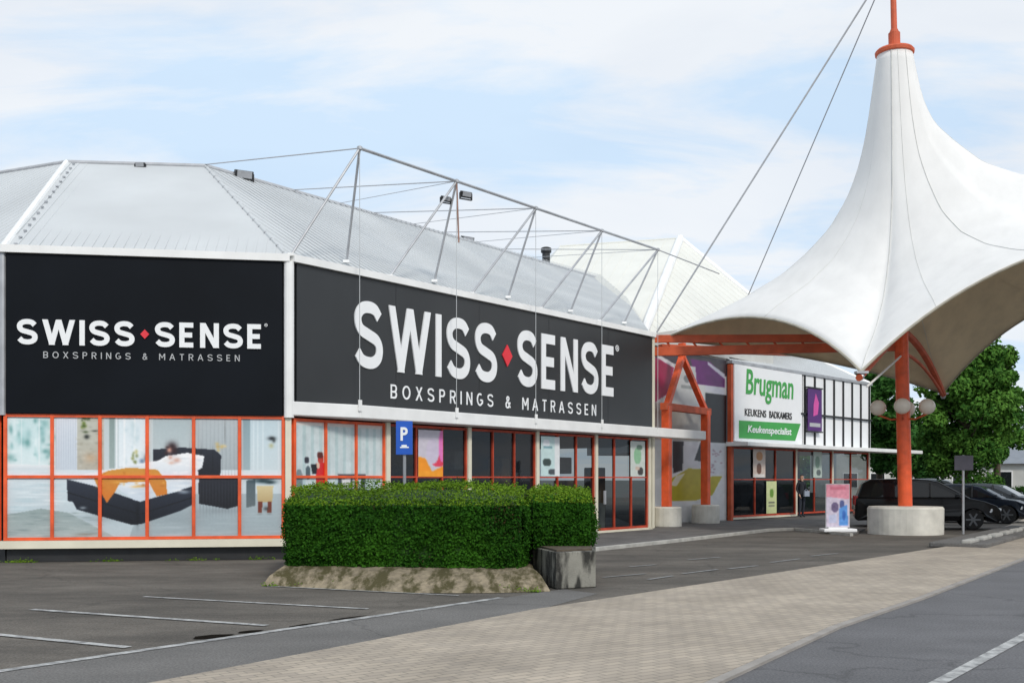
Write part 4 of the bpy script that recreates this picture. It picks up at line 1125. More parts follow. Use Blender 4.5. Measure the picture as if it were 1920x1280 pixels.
for t, z, wd in ((1.5, 1.0, 1.2), (4, 2.0, .6), (7, 1.2, 1.5), (10, 1.0, 1)): FB.box(mb, t, t + wd, .06, z, -2.4, -1.8)
mb.build('interior_wall', M['interior'], sh2)
mb = MB(); mb.box(FB.P(-.02, 3.0, .0), (.16, .16, 6.0), (FB.d.x, FB.d.y, 0)); mb.build('corner_post', M['orange_weathered'], sh2)
tb = [FB.T(u) for u in (1372, 1432, 1492, 1553, 1612)] + [FB.len - .1]
tb = [.1] + [FB.T(u) for u in (1492, 1560)] + [FB.len - .1]
for i in range(len(tb) - 1):
    window_bay(FB, tb[i] + .06, tb[i + 1] - .06, .17, 2.86, 1.62, (3, 2, 2)[i], sh2, .04, frame=M['frame_dark'])
    mb = MB(); FB.box(mb, tb[i + 1] - .055, tb[i + 1] + .055, .1, 2.88, -.08, .05); mb.build('window_post', M['cream'], sh2)
mb = MB(); FB.box(mb, .1, tb[1] - .1, .09, .165, -.02, .06); mb.build('door_threshold', M['cream'], sh2)
def pq(p):
    p.poly([(0, 0), (30, 0), (30, 50), (0, 50)], (214, 196, 184)); p.ell(15, 12, 8, 8, (196, 130, 60)); p.ell(14, 34, 6, 10, (110, 70, 50)); p.poly([(2, 44), (28, 44), (28, 50), (2, 50)], (230, 225, 220))
small_poster(FB, FB.T(1411), FB.T(1434), 1.7, 2.82, .026, 'upper brown poster in the window under the white and green sign', pq)
def pr(p):
    p.poly([(0, 0), (30, 0), (30, 50), (0, 50)], (208, 216, 160)); p.ell(15, 18, 6, 7, (110, 150, 60)); p.poly([(6, 32), (24, 32), (24, 34), (6, 34)], (90, 90, 90)); p.poly([(6, 37), (24, 37), (24, 39), (6, 39)], (120, 120, 110))
small_poster(FB, FB.T(1436), FB.T(1455), .25, 1.55, .026, 'lower lime green poster in the window under the white and green sign', pr)
def ps(p):
    p.poly([(0, 0), (30, 0), (30, 50), (0, 50)], (186, 200, 190)); p.ell(14, 20, 8, 12, (120, 150, 130)); p.ell(18, 40, 8, 6, (90, 100, 100))
small_poster(FB, FB.T(1524), FB.T(1540), 1.7, 2.82, .026, 'pale grey green poster beside the person at the far shop door', ps)
# its sign
sg = empty('fascia_sign', tuple(FB.P(.1, 3.05, .06)), label='white fascia sign with green lettering above a green strip on the second shop', cat='sign')
ts0, ts1 = FB.T(1372), FB.T(1499)
mb = MB(); FB.box(mb, ts0, ts1, 3.08, 6.02, .01, .12); mb.build('board', M['sign_white'], sg, bevel=.01)
text_mesh('Brugman', FB, FB.T(1393), FB.T(1482), 4.62, 5.9, .12, 'lettering', M['green'], sg, .012, .10)
text_mesh('KEUKENS', FB, FB.T(1391), FB.T(1431), 4.08, 4.36, .12, 'tagline', M['dark'], sg, .004)
text_mesh('BADKAMERS', FB, FB.T(1437), FB.T(1479), 4.08, 4.36, .12, 'tagline', M['dark'], sg, .004)
mb = MB(); t0_, t1_ = FB.T(1380), FB.T(1496)
mb.add([FB.P(t0_, 3.2, .128), FB.P(t1_ - .5, 3.22, .128), FB.P(t1_, 3.95, .128), FB.P(t0_, 3.88, .128)], [(0, 1, 2, 3)]); mb.build('green_strip', M['green'], sg)
text_mesh('Keukenspecialist', FB, FB.T(1396), FB.T(1478), 3.36, 3.72, .13, 'strip_lettering', M['sign_white'], sg, .01, .15)
# purple banner
bn = empty('hanging_banner', tuple(FB.P(FB.T(1518), 3.6, .2)), label='purple banner with a pink streak on the black barred wall', cat='banner')
tb0, tb1 = FB.T(1506), FB.T(1532)
mb = MB(); FB.box(mb, tb0, tb1, 3.68, 5.48, .20, .22); mb.build('cloth', M['purple'], bn)
mb = MB(); mb.add([FB.P(tb0 + .38 * (tb1 - tb0), 4.3, .2225), FB.P(tb0 + .7 * (tb1 - tb0), 4.4, .2225), FB.P(tb0 + .78 * (tb1 - tb0), 4.9, .2225), FB.P(tb0 + .55 * (tb1 - tb0), 5.3, .2225), FB.P(tb0 + .4 * (tb1 - tb0), 4.8, .2225)], [(0, 1, 2, 3, 4)]); mb.build('streak', M['pink'], bn)
mb = MB(); FB.box(mb, tb0 + .15, tb1 - .15, 3.86, 4.02, .2205, .225); mb.build('caption_bar', M['sign_grey'], bn)
mb = MB(); FB.box(mb, tb0 - .05, tb1 + .05, 5.49, 5.54, .12, .26); FB.box(mb, tb0 - .05, tb1 + .05, 3.62, 3.67, .12, .26); mb.build('rail', M['dark'], bn)

# ------------------------------------------------------------------ tensile canopy
MC = Vector((11.80, 32.0)); UU = Vector((.917, -.399)); VV = Vector((.399, .917))
def uv(u, v, z): 
    q = MC + UU * u + VV * v
    return Vector((q.x, q.y, z))
LEAN = Vector((-.32, 0, 0))
cn = empty('tensile_canopy', (MC.x, MC.y, 0), label='white peaked membrane canopy held by an orange mast at the street corner', cat='canopy')
LS = 7.2
cA = (-7.45, 0.0, 6.2); cB = (-.72, -5.72, 4.36); cD = (.9, 5.85, 4.62); nN = (LS, -4.1, 7.75); nF = (LS, 4.3, 7.7)
def edge(p, q, sag_in, rise, n, half=False):
    """edge cable curve in (u, v, z)"""
    o = []
    p, q = Vector(p), Vector(q); m = (p + q) / 2
    inw = Vector((-m.x, -m.y, 0)).normalized()
    for k in range(n):
        s = k / n
        if half:
            h = 1 - (1 - s) ** 2.5          # quarter of an arch: steep first, level at the end
            o.append(Vector((p.x + (q.x - p.x) * s, p.y + (q.y - p.y) * h, p.z + (q.z - p.z) * h)))
        else:
            b = 4 * s * (1 - s)
            o.append(p + (q - p) * s + inw * (sag_in * b) + Vector((0, 0, rise * b)))
    return o
per = edge(cA, cB, .5, 1.05, 18)
per += edge(cB, nN, 0, 0, 22, True)
for k in range(16):                       # saddle line up and over between the two peaks
    s = k / 16; v = -4.1 + 8.4 * s
    per.append(Vector((LS, v, 7.75 + .2 * s + 1.95 * (math.sin(math.pi * s) ** 1.3))))
half_e = edge(cD, nF, 0, 0, 22, True); half_e.append(Vector(nF))
per += list(reversed(half_e))[:-1]
per += edge(cD, cA, .3, .25, 18)
NP = len(per)
gS = [(0, 1), (.02, .90), (.05, .735), (.09, .60), (.14, .494), (.22, .385), (.32, .30), (.427, .227), (.625, .136), (.80, .075), (.9, .042), (1, 0)]
gR = [(0, 1), (.03, .70), (.08, .52), (.163, .385), (.27, .235), (.415, .13), (.6, .06), (.8, .02), (1, 0)]
def interp(tab, s):
    xs = [a[0] for a in tab]; ys = [a[1] for a in tab]
    return float(np.interp(s, xs, ys))
def smooth_tab(tab, n=60):
    s = np.linspace(0, 1, n); y = np.array([interp(tab, q) for q in s])
    for _ in range(2):
        y[1:-1] = (y[:-2] + 2 * y[1:-1] + y[2:]) / 4
    return list(zip(s, y))
gS, gR = smooth_tab(gS, 80), smooth_tab(gR, 80)
NR = 34; TOPZ, RT = 14.35, .50
rings = []
for j in range(NR + 1):
    s = (j / NR) ** 1.5
    row = []
    for k, q in enumerate(per):
        ang = math.atan2(q.y, q.x)
        ru = Vector((RT * math.cos(ang), RT * math.sin(ang)))
        x = ru.x + (q.x - ru.x) * s; y = ru.y + (q.y - ru.y) * s
        wgt = max(0.0, math.cos(ang)) ** 1.0 if q.x > 0 else 0.0
        gg = interp(gS, s) * (1 - wgt) + interp(gR, s) * wgt
        z = q.z + (TOPZ - q.z) * gg
        lean = LEAN * ((z - 4) / 10.35 if z > 4 else 0)
        row.append(uv(x, y, z) + lean)
    rings.append(row)
def mir(p):
    """mirror over the saddle plane u = LS"""
    d = (Vector((p.x, p.y)) - MC).dot(UU)
    q = Vector((p.x, p.y)) + UU * (2 * (LS - d))
    return Vector((q.x, q.y, p.z))
mb = MB()
mb.v = [tuple(p) for r in rings for p in r]
mb.f = [(j * NP + k, j * NP + (k + 1) % NP, (j + 1) * NP + (k + 1) % NP, (j + 1) * NP + k) for j in range(NR) for k in range(NP)]
n0 = len(mb.v)
mb.v += [tuple(mir(p)) for r in rings for p in r]
mb.f += [tuple(n0 + i for i in reversed(f)) for f in mb.f[:NR * NP]]
me = mb.build('membrane', M['membrane'], cn, smooth=True, fix=False)
bm = bmesh.new(); bm.from_mesh(me.data); bmesh.ops.remove_doubles(bm, verts=bm.verts, dist=.02); bmesh.ops.recalc_face_normals(bm, faces=bm.faces); bm.to_mesh(me.data); bm.free()
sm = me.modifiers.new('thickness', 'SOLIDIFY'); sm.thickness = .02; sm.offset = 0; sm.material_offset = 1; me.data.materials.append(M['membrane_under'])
# edge ropes, seams
i0, iB, iN, iF, iD = 0, 18, 40, 56, 78
last = rings[-1]
mb = MB(); mb.path(last[i0:iB + 1], .035); mb.build('edge_rope', M['rope'], cn)
mb = MB(); mb.path(last[iB:iN + 1] + [mir(p) for p in reversed(last[iB:iN])], .035); mb.build('edge_rope', M['rope'], cn)
mb = MB(); mb.path([mir(p) for p in last[iD:iF:-1]] + last[iF:iD + 1], .035); mb.build('edge_rope', M['rope'], cn)
mb = MB(); mb.path(last[iD:] + [last[0]], .035); mb.build('edge_rope', M['rope'], cn)
for k, r_ in ((iB, .018), (iB + 5, .006), (iB + 12, .010), (9, .005), (i0, .010), (iD, .012), (48, .006), (66, .010)):
    mb = MB(); mb.path([rings[j][k] + Vector((0, -.012, .012)) for j in range(0, NR + 1)], r_, 5); mb.build('seam', M['seam'], cn, smooth=True)
# mast
def mx_(z): return Vector((MC.x, MC.y, z)) + LEAN * (z - .8) / 13.55
def mast(parent, f):
    mb = MB(); mb.tube(f(mx_(.78)), f(mx_(14.3)), .205, .19, 20); mb.build('mast', M['orange'], parent, smooth=False)
    mb = MB(); mb.tube(f(mx_(14.50)), f(mx_(15.0)), .17, .17, 16); mb.tube(f(mx_(15.0)), f(mx_(15.12)), .15, .10, 16); mb.tube(f(mx_(15.12)), f(mx_(17.4)), .09, .08, 12); mb.build('mast_top', M['orange_weathered'], parent)
    mb = MB(); c = f(mx_(14.42)); mb.lathe(c - Vector((0, 0, .12)), [(.46, 0), (.56, .06), (.57, .14), (.52, .2), (.2, .24)], 24); mb.build('ring', M['orange_weathered'], parent)
    mb = MB(); c = f(Vector((MC.x, MC.y, 0))); mb.lathe(c, [(1.08, 0), (1.09, .76), (1.05, .82), (.3, .83)], 40); mb.build('mast_footing', M['concrete'], parent, smooth=False)
mast(cn, lambda p: p)
def mirm(p):
    d = (Vector((p.x, p.y)) - MC).dot(UU); q = Vector((p.x, p.y)) + UU * (2 * (LS - d)); return Vector((q.x, q.y, p.z))
mast(cn, mirm)
# arms below the membrane
mm = mx_(6.0)
def arc(p, q, up, n=8): return [Vector(p).lerp(Vector(q), k / n) + Vector((0, 0, up * 4 * (k / n) * (1 - k / n))) for k in range(n + 1)]
pB, pD, pA = uv(*cB), uv(*cD), uv(*cA)
mb = MB(); mb.path([mx_(6.1), pB + Vector((-.08, -.06, -.16))], .09, 8); mb.build('arm', M['orange_weathered'], cn)
mb = MB(); mb.path([mx_(5.35), pB + Vector((.22, .25, -.36))], .03, 8); mb.build('arm_brace', M['white'], cn)
mb = MB(); mb.path(arc(mx_(6.1), pD - Vector((0, 0, .05)), .35), .11, 8); mb.build('arm', M['orange_weathered'], cn)
mb = MB(); mb.path(arc(mx_(5.45), pD - Vector((0, 0, .12)), .25), .05, 8); mb.build('arm_brace', M['orange_weathered'], cn)
for q in (pB, pD):
    mb = MB(); mb.box(q + Vector((0, 0, -.02)), (.30, .22, .06)); mb.lathe(q - Vector((0, 0, .2)), [(.05, 0), (.09, .08), (.05, .2)], 10); mb.build('corner_plate', M['steel'], cn)
for z0, z1, r in ((6.22, 5.86, .12), (5.80, 5.62, .14)):
    mb = MB(); a_ = Vector((4.62, 34.9, z0)); b_ = mx_(z1); d = (b_ - a_)
    mb.box((a_ + b_) / 2, (d.length, r * 1.3, r * 2), tuple(d), None, (0, 0, 1)); mb.build('beam', M['orange_weathered'], cn, bevel=.01)
mb = MB()
a0_, b0_ = Vector((4.62, 34.9, 6.1)), mx_(5.8)
for k in range(9):
    p = a0_.lerp(b0_, (k + .5) / 9); mb.tube(p + Vector((0, 0, .05)), p + Vector((.25, -.1, -.28)), .035)
mb.build('beam_lattice', M['orange_weathered'], cn)
mb = MB(); a_ = Vector((8.6, 33.9, 6.02)); b_ = mx_(5.9); mb.tube(a_, b_, .04); mb.build('tie_rod', M['white'], cn)
mb = MB(); a_ = Vector((4.9, 35.3, 5.98)); b_ = Vector((13.8, 40.5, 6.3)); mb.box((a_ + b_) / 2, ((b_ - a_).length, .2, .22), tuple(b_ - a_)); mb.build('beam', M['orange_weathered'], cn)
tp = mx_(17.25)
mb = MB(); mb.tube(tp, (4.72, 34.8, 6.42), .028); mb.build('guy_cable', M['cable'], cn)
mb = MB(); mb.tube(tp, (8.5, 42.0, 7.0), .02); mb.build('guy_cable', M['cable'], cn)
# globes on the mast
for k, ang in enumerate((172, 248, 318, 60)):
    an = math.radians(ang); c = mx_(3.78) + Vector((.72 * math.cos(an), .72 * math.sin(an), 0))
    mb = MB(); n_ = 10
    mb.lathe(c, [(.235 * math.sin(math.pi * j / n_) + .001, -.235 * math.cos(math.pi * j / n_)) for j in range(n_ + 1)], 18)
    gl = mb.build('globe_lamp', M['globe'], cn, smooth=True)
    mb = MB(); mb.path([mx_(3.45), mx_(3.42) + Vector((.35 * math.cos(an), .35 * math.sin(an), 0)), c - Vector((0, 0, .22))], .03); mb.build('lamp_arm', M['orange_weathered'], gl)

# ------------------------------------------------------------------ foliage helpers
def leaf_quads(pts, nrm, size, jit=.6):
    """one small bent quad per point"""
    n = len(pts)
    nr = nrm + rng.normal(scale=jit, size=(n, 3)); nr /= np.linalg.norm(nr, axis=1)[:, None] + 1e-9
    a = rng.normal(size=(n, 3)); a -= nr * (a * nr).sum(1)[:, None]; a /= np.linalg.norm(a, axis=1)[:, None] + 1e-9
    b = np.cross(nr, a)
    s = size * rng.uniform(.6, 1.3, size=(n, 1))
    v0 = pts - a * s; v1 = pts + b * s * .55 + nr * s * .15; v2 = pts + a * s; v3 = pts - b * s * .55 + nr * s * .15
    V = np.stack([v0, v1, v2, v3], 1).reshape(-1, 3)
    return V
def leaf_object(name, pts, nrm, size, m, parent, jit=.6):
    V = leaf_quads(pts, nrm, size, jit); n = len(pts)
    me = bpy.data.meshes.new(name)
    me.vertices.add(4 * n); me.vertices.foreach_set('co', V.ravel().astype(np.float32))
    me.loops.add(4 * n); me.loops.foreach_set('vertex_index', np.arange(4 * n, dtype=np.int32))
    me.polygons.add(n); me.polygons.foreach_set('loop_start', np.arange(0, 4 * n, 4, dtype=np.int32))
    me.update(calc_edges=True); me.validate()
    me.materials.append(m)
    o = bpy.data.objects.new(name, me); COL.objects.link(o)
    if parent: o.parent = parent
    return o

def hedge(name, corners, z0, zf, zb, label, nleaf, seed):
    """corners: front-left, front-right, back-right, back-left in plan"""
    c = [Vector(p) for p in corners]
    org = c[0]
    r = empty(name, (org.x, org.y, z0), label=label, cat='hedge', group='clipped hedges in the planter')
    rr = np.random.default_rng(seed)
    def surf(a, b, face):
        """a, b in 0..1"""
    fl, fr_, br, bl = [np.array([p.x - org.x, p.y - org.y]) for p in c]
    P, Nn = [], []
    def add(n, f):
        a = rr.random(n); b = rr.random(n); p, q = f(a, b); P.append(p); Nn.append(q)
    rad = .16
    def top(a, b):
        xy = (fl[None] * (1 - a)[:, None] + fr_[None] * a[:, None]) * (1 - b)[:, None] + (bl[None] * (1 - a)[:, None] + br[None] * a[:, None]) * b[:, None]
        z = zf + (zb - zf) * np.minimum(1, b * 1.6)
        z = z - .05 * np.exp(-b * 10) - .06 * np.exp(-a * 14) - .06 * np.exp(-(1 - a) * 14)
        return np.column_stack([xy, z - z0]), np.tile([0, 0, 1.0], (len(a), 1))
    def side(p, q):
        d = (q - p) / np.linalg.norm(q - p); nn = np.array([d[1], -d[0]])
        def f(a, b):
            xy = p[None] * (1 - a)[:, None] + q[None] * a[:, None]
            h = b * (zf - z0 - .03)
            bul = .05 * np.sin(np.pi * b) - .10 * np.clip((b - .88) / .12, 0, 1) ** 2
            xy = xy + nn[None] * bul[:, None]
            return np.column_stack([xy, h]), np.tile([nn[0], nn[1], .25], (len(a), 1))
        return f
    add(int(nleaf * .46), side(fl, fr_)); add(int(nleaf * .14), side(fr_, br)); add(int(nleaf * .14), side(bl, fl)); add(int(nleaf * .08), side(br, bl)); add(int(nleaf * .22), top)
    P = np.concatenate(P); Nn = np.concatenate(Nn)
    off = np.array([noise.noise(Vector((p[0] * 2.3, p[1] * 2.3, p[2] * 2.3 + seed))) for p in P])
    off2 = np.array([noise.noise(Vector((p[0] * 8, p[1] * 8, p[2] * 8 + seed))) for p in P])
    off3 = np.array([noise.noise(Vector((p[0] * .9, p[1] * .9, p[2] * 1.3 + seed))) for p in P])
    P = P + Nn * (off3 * .09 + off * .07 + off2 * .045 + rr.normal(scale=.026, size=len(P)) - .01)[:, None]
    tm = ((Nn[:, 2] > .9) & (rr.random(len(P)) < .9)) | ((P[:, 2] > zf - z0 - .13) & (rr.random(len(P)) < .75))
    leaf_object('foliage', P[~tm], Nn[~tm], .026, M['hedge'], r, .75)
    leaf_object('lit_top_leaves', P[tm], Nn[tm], .022, M['lit_top_weed'], r, .6)  # top and upper front edge coloured as if lit from above
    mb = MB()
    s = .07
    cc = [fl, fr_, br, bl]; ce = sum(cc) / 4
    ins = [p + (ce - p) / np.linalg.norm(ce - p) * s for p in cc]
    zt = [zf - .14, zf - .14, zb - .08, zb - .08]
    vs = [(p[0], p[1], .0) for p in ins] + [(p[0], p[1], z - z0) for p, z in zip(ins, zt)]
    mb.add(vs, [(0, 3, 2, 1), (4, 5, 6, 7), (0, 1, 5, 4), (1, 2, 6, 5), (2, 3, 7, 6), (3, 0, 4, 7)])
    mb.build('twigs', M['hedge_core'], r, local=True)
    return r

def gy(u, y): return ((u - 960) / F * y, y)
# planter: rough sloping bank and a stained concrete block
bank = empty('planter', (-3.2, 16.4, 0), label='rough tan concrete bank under the large clipped hedge', cat='planter')
mb = MB()
nb = 40
front0 = [gy(496 + (1035 - 496) * k / nb, 0) for k in range(nb + 1)]
vs = []
prof_n = 6
for k in range(nb + 1):
    s = k / nb
    u0 = 492 + (1032 - 492) * s; y0 = EYE * F / ((1097 + 14 * min(1, s * 2.0) - 3 * max(0, s - .8) * 5) - HZ)
    u1 = 532 + (1000 - 532) * s; y1 = 16.85 - .38 * s
    a_ = Vector((*gy(u0, y0), 0)); b_ = Vector((*gy(u1, y1), .27))
    for j in range(prof_n + 1):
        q = a_.lerp(b_, j / prof_n)
        bulge = .045 * math.sin(math.pi * j / prof_n)
        nz = noise.noise(Vector((q.x * 3, q.y * 3, 0))) * .015 + noise.noise(Vector((q.x * 9, q.y * 9, 3))) * .02
        q = q + Vector((0, -.3 * bulge, bulge + (nz if 0 < j else 0)))
        vs.append(q)
    vs.append(Vector((b_.x * 1.02, b_.y + 2.9, .27)))
fs = []
m_ = prof_n + 2
for k in range(nb):
    for j in range(m_ - 1):
        fs.append((k * m_ + j, (k + 1) * m_ + j, (k + 1) * m_ + j + 1, k * m_ + j + 1))
mb.add(vs, fs)
# end walls
for k in (0, nb):
    b0_ = len(mb.v)
    row = [Vector(mb.v[k * m_ + j]) for j in range(m_)]
    mb.add(row + [Vector((p.x, p.y, -.01)) for p in row], [(j, j + 1, m_ + j + 1, m_ + j) for j in range(m_ - 1)])
mb.build('bank', M['bank'], bank, smooth=True)
blk = empty('concrete_block', (.9, 16.6, 0), label='low concrete block with black stains beside the hedge', cat='concrete block')
p0 = Vector(G(1043, 1104)); p1 = Vector(G(1117, 1100)); 
bk = [p0, p1, p1 + Vector((.20, 2.6)), Vector((.15, 18.9)), Vector((.265, 17.5))]
mb = MB(); mb.prism([tuple(p) for p in bk], 0, .55); mb.build('block', M['stained'], blk, bevel=.015)
mb = MB(); mb.prism([tuple(p + (Vector((.8, 17.4)) - p) * .10) for p in bk], .54, .58); mb.build('soil', M['bark'], blk)

hedge('hedge', [gy(540, 16.9), gy(978, 16.45), gy(990, 19.2), gy(550, 19.8)], .26, 1.36, 1.53, 'long clipped hedge on the rough tan bank in front of the corner post', 52000, 1)
hedge('hedge', [gy(1000, 17.0), gy(1106, 17.0), gy(1108, 19.4), gy(985, 19.4)], .55, 1.40, 1.46, 'short clipped hedge standing on the stained concrete block', 17000, 2)

# weeds where the asphalt meets the wall foot and the bank
wp = []
for k in range(60):
    t = random.choice((.35, .35, 1.9, 3.6, 4.9)) + random.gauss(0, .16)
    q = FL.P(t, 0, -.02); c_ = random.uniform(.01, .035)
    for _ in range(10): wp.append((q.x + random.gauss(0, c_ * 1.5), q.y + random.gauss(-.02, .025), abs(random.gauss(0, c_))))
for k in range(70):
    s_ = random.random(); u0 = 500 + 530 * s_; x, y = gy(u0, EYE * F / ((1098 + 12 * s_) - HZ))
    c_ = random.uniform(.01, .04)
    for _ in range(14): wp.append((x + random.gauss(0, .05), y + random.gauss(0, .02), abs(random.gauss(0, c_))))
wp = np.array(wp)
o = leaf_object('weeds', wp, np.tile([0, -.5, .8], (len(wp), 1)), .018, M['lit_top_weed'], None, .9)
tag(o, 'small weeds along the wall foot and the bank', 'weeds', kind='stuff')

# ------------------------------------------------------------------ parking sign
pk = empty('parking_sign', (*gy(758, 20.6), 0), label='blue parking sign with a white symbol on a thin pole behind the hedge', cat='sign')
x, y = gy(758, 20.6); z1 = EYE + (HZ - 789) / F * y; z0 = EYE + (HZ - 852) / F * y
mb = MB(); mb.tube((x, y + .05, 0), (x, y + .05, z1 - .03), .032, n=12); mb.build('pole', M['alloy'], pk)
fp = Facade((x - .15, y), (x + .15, y))
mb = MB(); fp.box(mb, -.01, .31, z0, z1, -.012, .012); mb.build('board', M['blue'], pk, bevel=.006)
text_mesh('P', fp, .08, .22, z0 + .27, z0 + .53, .005, 'symbol', M['sign_white'], pk, .03)
mb = MB(); fp.box(mb, .07, .24, z0 + .13, z0 + .155, .012, .016); fp.box(mb, .10, .20, z0 + .155, z0 + .19, .012, .016); mb.build('symbol', M['sign_white'], pk)
mb = MB()
for zz in (z0 + .12, z1 - .12): mb.box((x, y + .04, zz), (.09, .06, .03))
mb.build('clamp', M['alloy'], pk)

# ------------------------------------------------------------------ advertising stand
x, y = gy(1571, 32.2)
ad_ = empty('advert_stand', (x, y, 0), .0, label='pink and blue advertising stand on a white base beside the dark van', cat='advert stand')
fa = Facade((x - .36, y), (x + .36, y + .02))
pc = Pic(36, 64, (206, 196, 214))
pc.poly([(0, 0), (36, 0), (36, 22), (0, 18)], (226, 150, 168)); pc.poly([(6, 3), (30, 3), (30, 8), (6, 8)], (214, 120, 140)); pc.ell(13, 34, 6, 8, (110, 96, 130)); pc.ell(24, 30, 4, 7, (90, 100, 150)); pc.poly([(20, 36), (32, 30), (34, 62), (20, 62)], (90, 150, 220)); pc.poly([(4, 46), (16, 44), (16, 58), (4, 58)], (196, 200, 226)); pc.ell(27, 46, 3, 8, (60, 110, 190))
pc.noise(8, 3); pc.blur(1)
mb = MB(); fa.box(mb, -.01, .73, .17, 1.50, -.05, .0); mb.build('panel', M['sign_grey'], ad_, bevel=.01)
pc.mesh('print', fa, .01, .71, .2, 1.48, .006, ad_)
mb = MB(); mb.box((x, y - .02, .10), (1.0, .55, .10)); mb.box((x, y, .16), (.6, .1, .06)); mb.build('base', M['sign_white'], ad_, bevel=.03)

# ------------------------------------------------------------------ street sign seen from behind and low barrier
x, y = gy(1806, 31.8)
ss = empty('street_sign', (x, y, 0), label='dark rectangular sign on a thin grey pole in front of the parked cars', cat='sign')
mb = MB(); mb.tube((x, y, 0), (x, y, 2.35), .035, n=10); mb.build('pole', M['steel'], ss)
mb = MB(); mb.box((x, y - .04, 2.12), (.56, .03, .44)); mb.build('board', mat('sign_back', (.07, .065, .085), .5), ss, bevel=.006)
mb = MB(); mb.box((x, y - .01, 2.2), (.1, .05, .03)); mb.box((x, y - .01, 2.03), (.1, .05, .03)); mb.build('clamp', M['steel'], ss)
# low white edged planting island at the pavement's far end
isl = empty('kerb_island', (*G(1850, 1012), 0), label='low pale kerb island with dark slots at the end of the brick pavement', cat='kerb island')
a_, b_ = Vector(G(1795, 1027)), Vector(G(1935, 992))
d = b_ - a_
mb = MB(); c = (a_ + b_) / 2; mb.box((c.x, c.y, .06), (d.length, 1.3, .12), (d.x, d.y, 0)); mb.build('base', M['gutter'], isl, bevel=.03)
for k in range(7):
    q = a_ + d * ((k + .5) / 7); mb = MB(); mb.box((q.x, q.y - .35, .15), (d.length / 7 * .62, .22, .10), (d.x, d.y, 0)); mb.build('kerb_stone', M['kerb'], isl, bevel=.03)

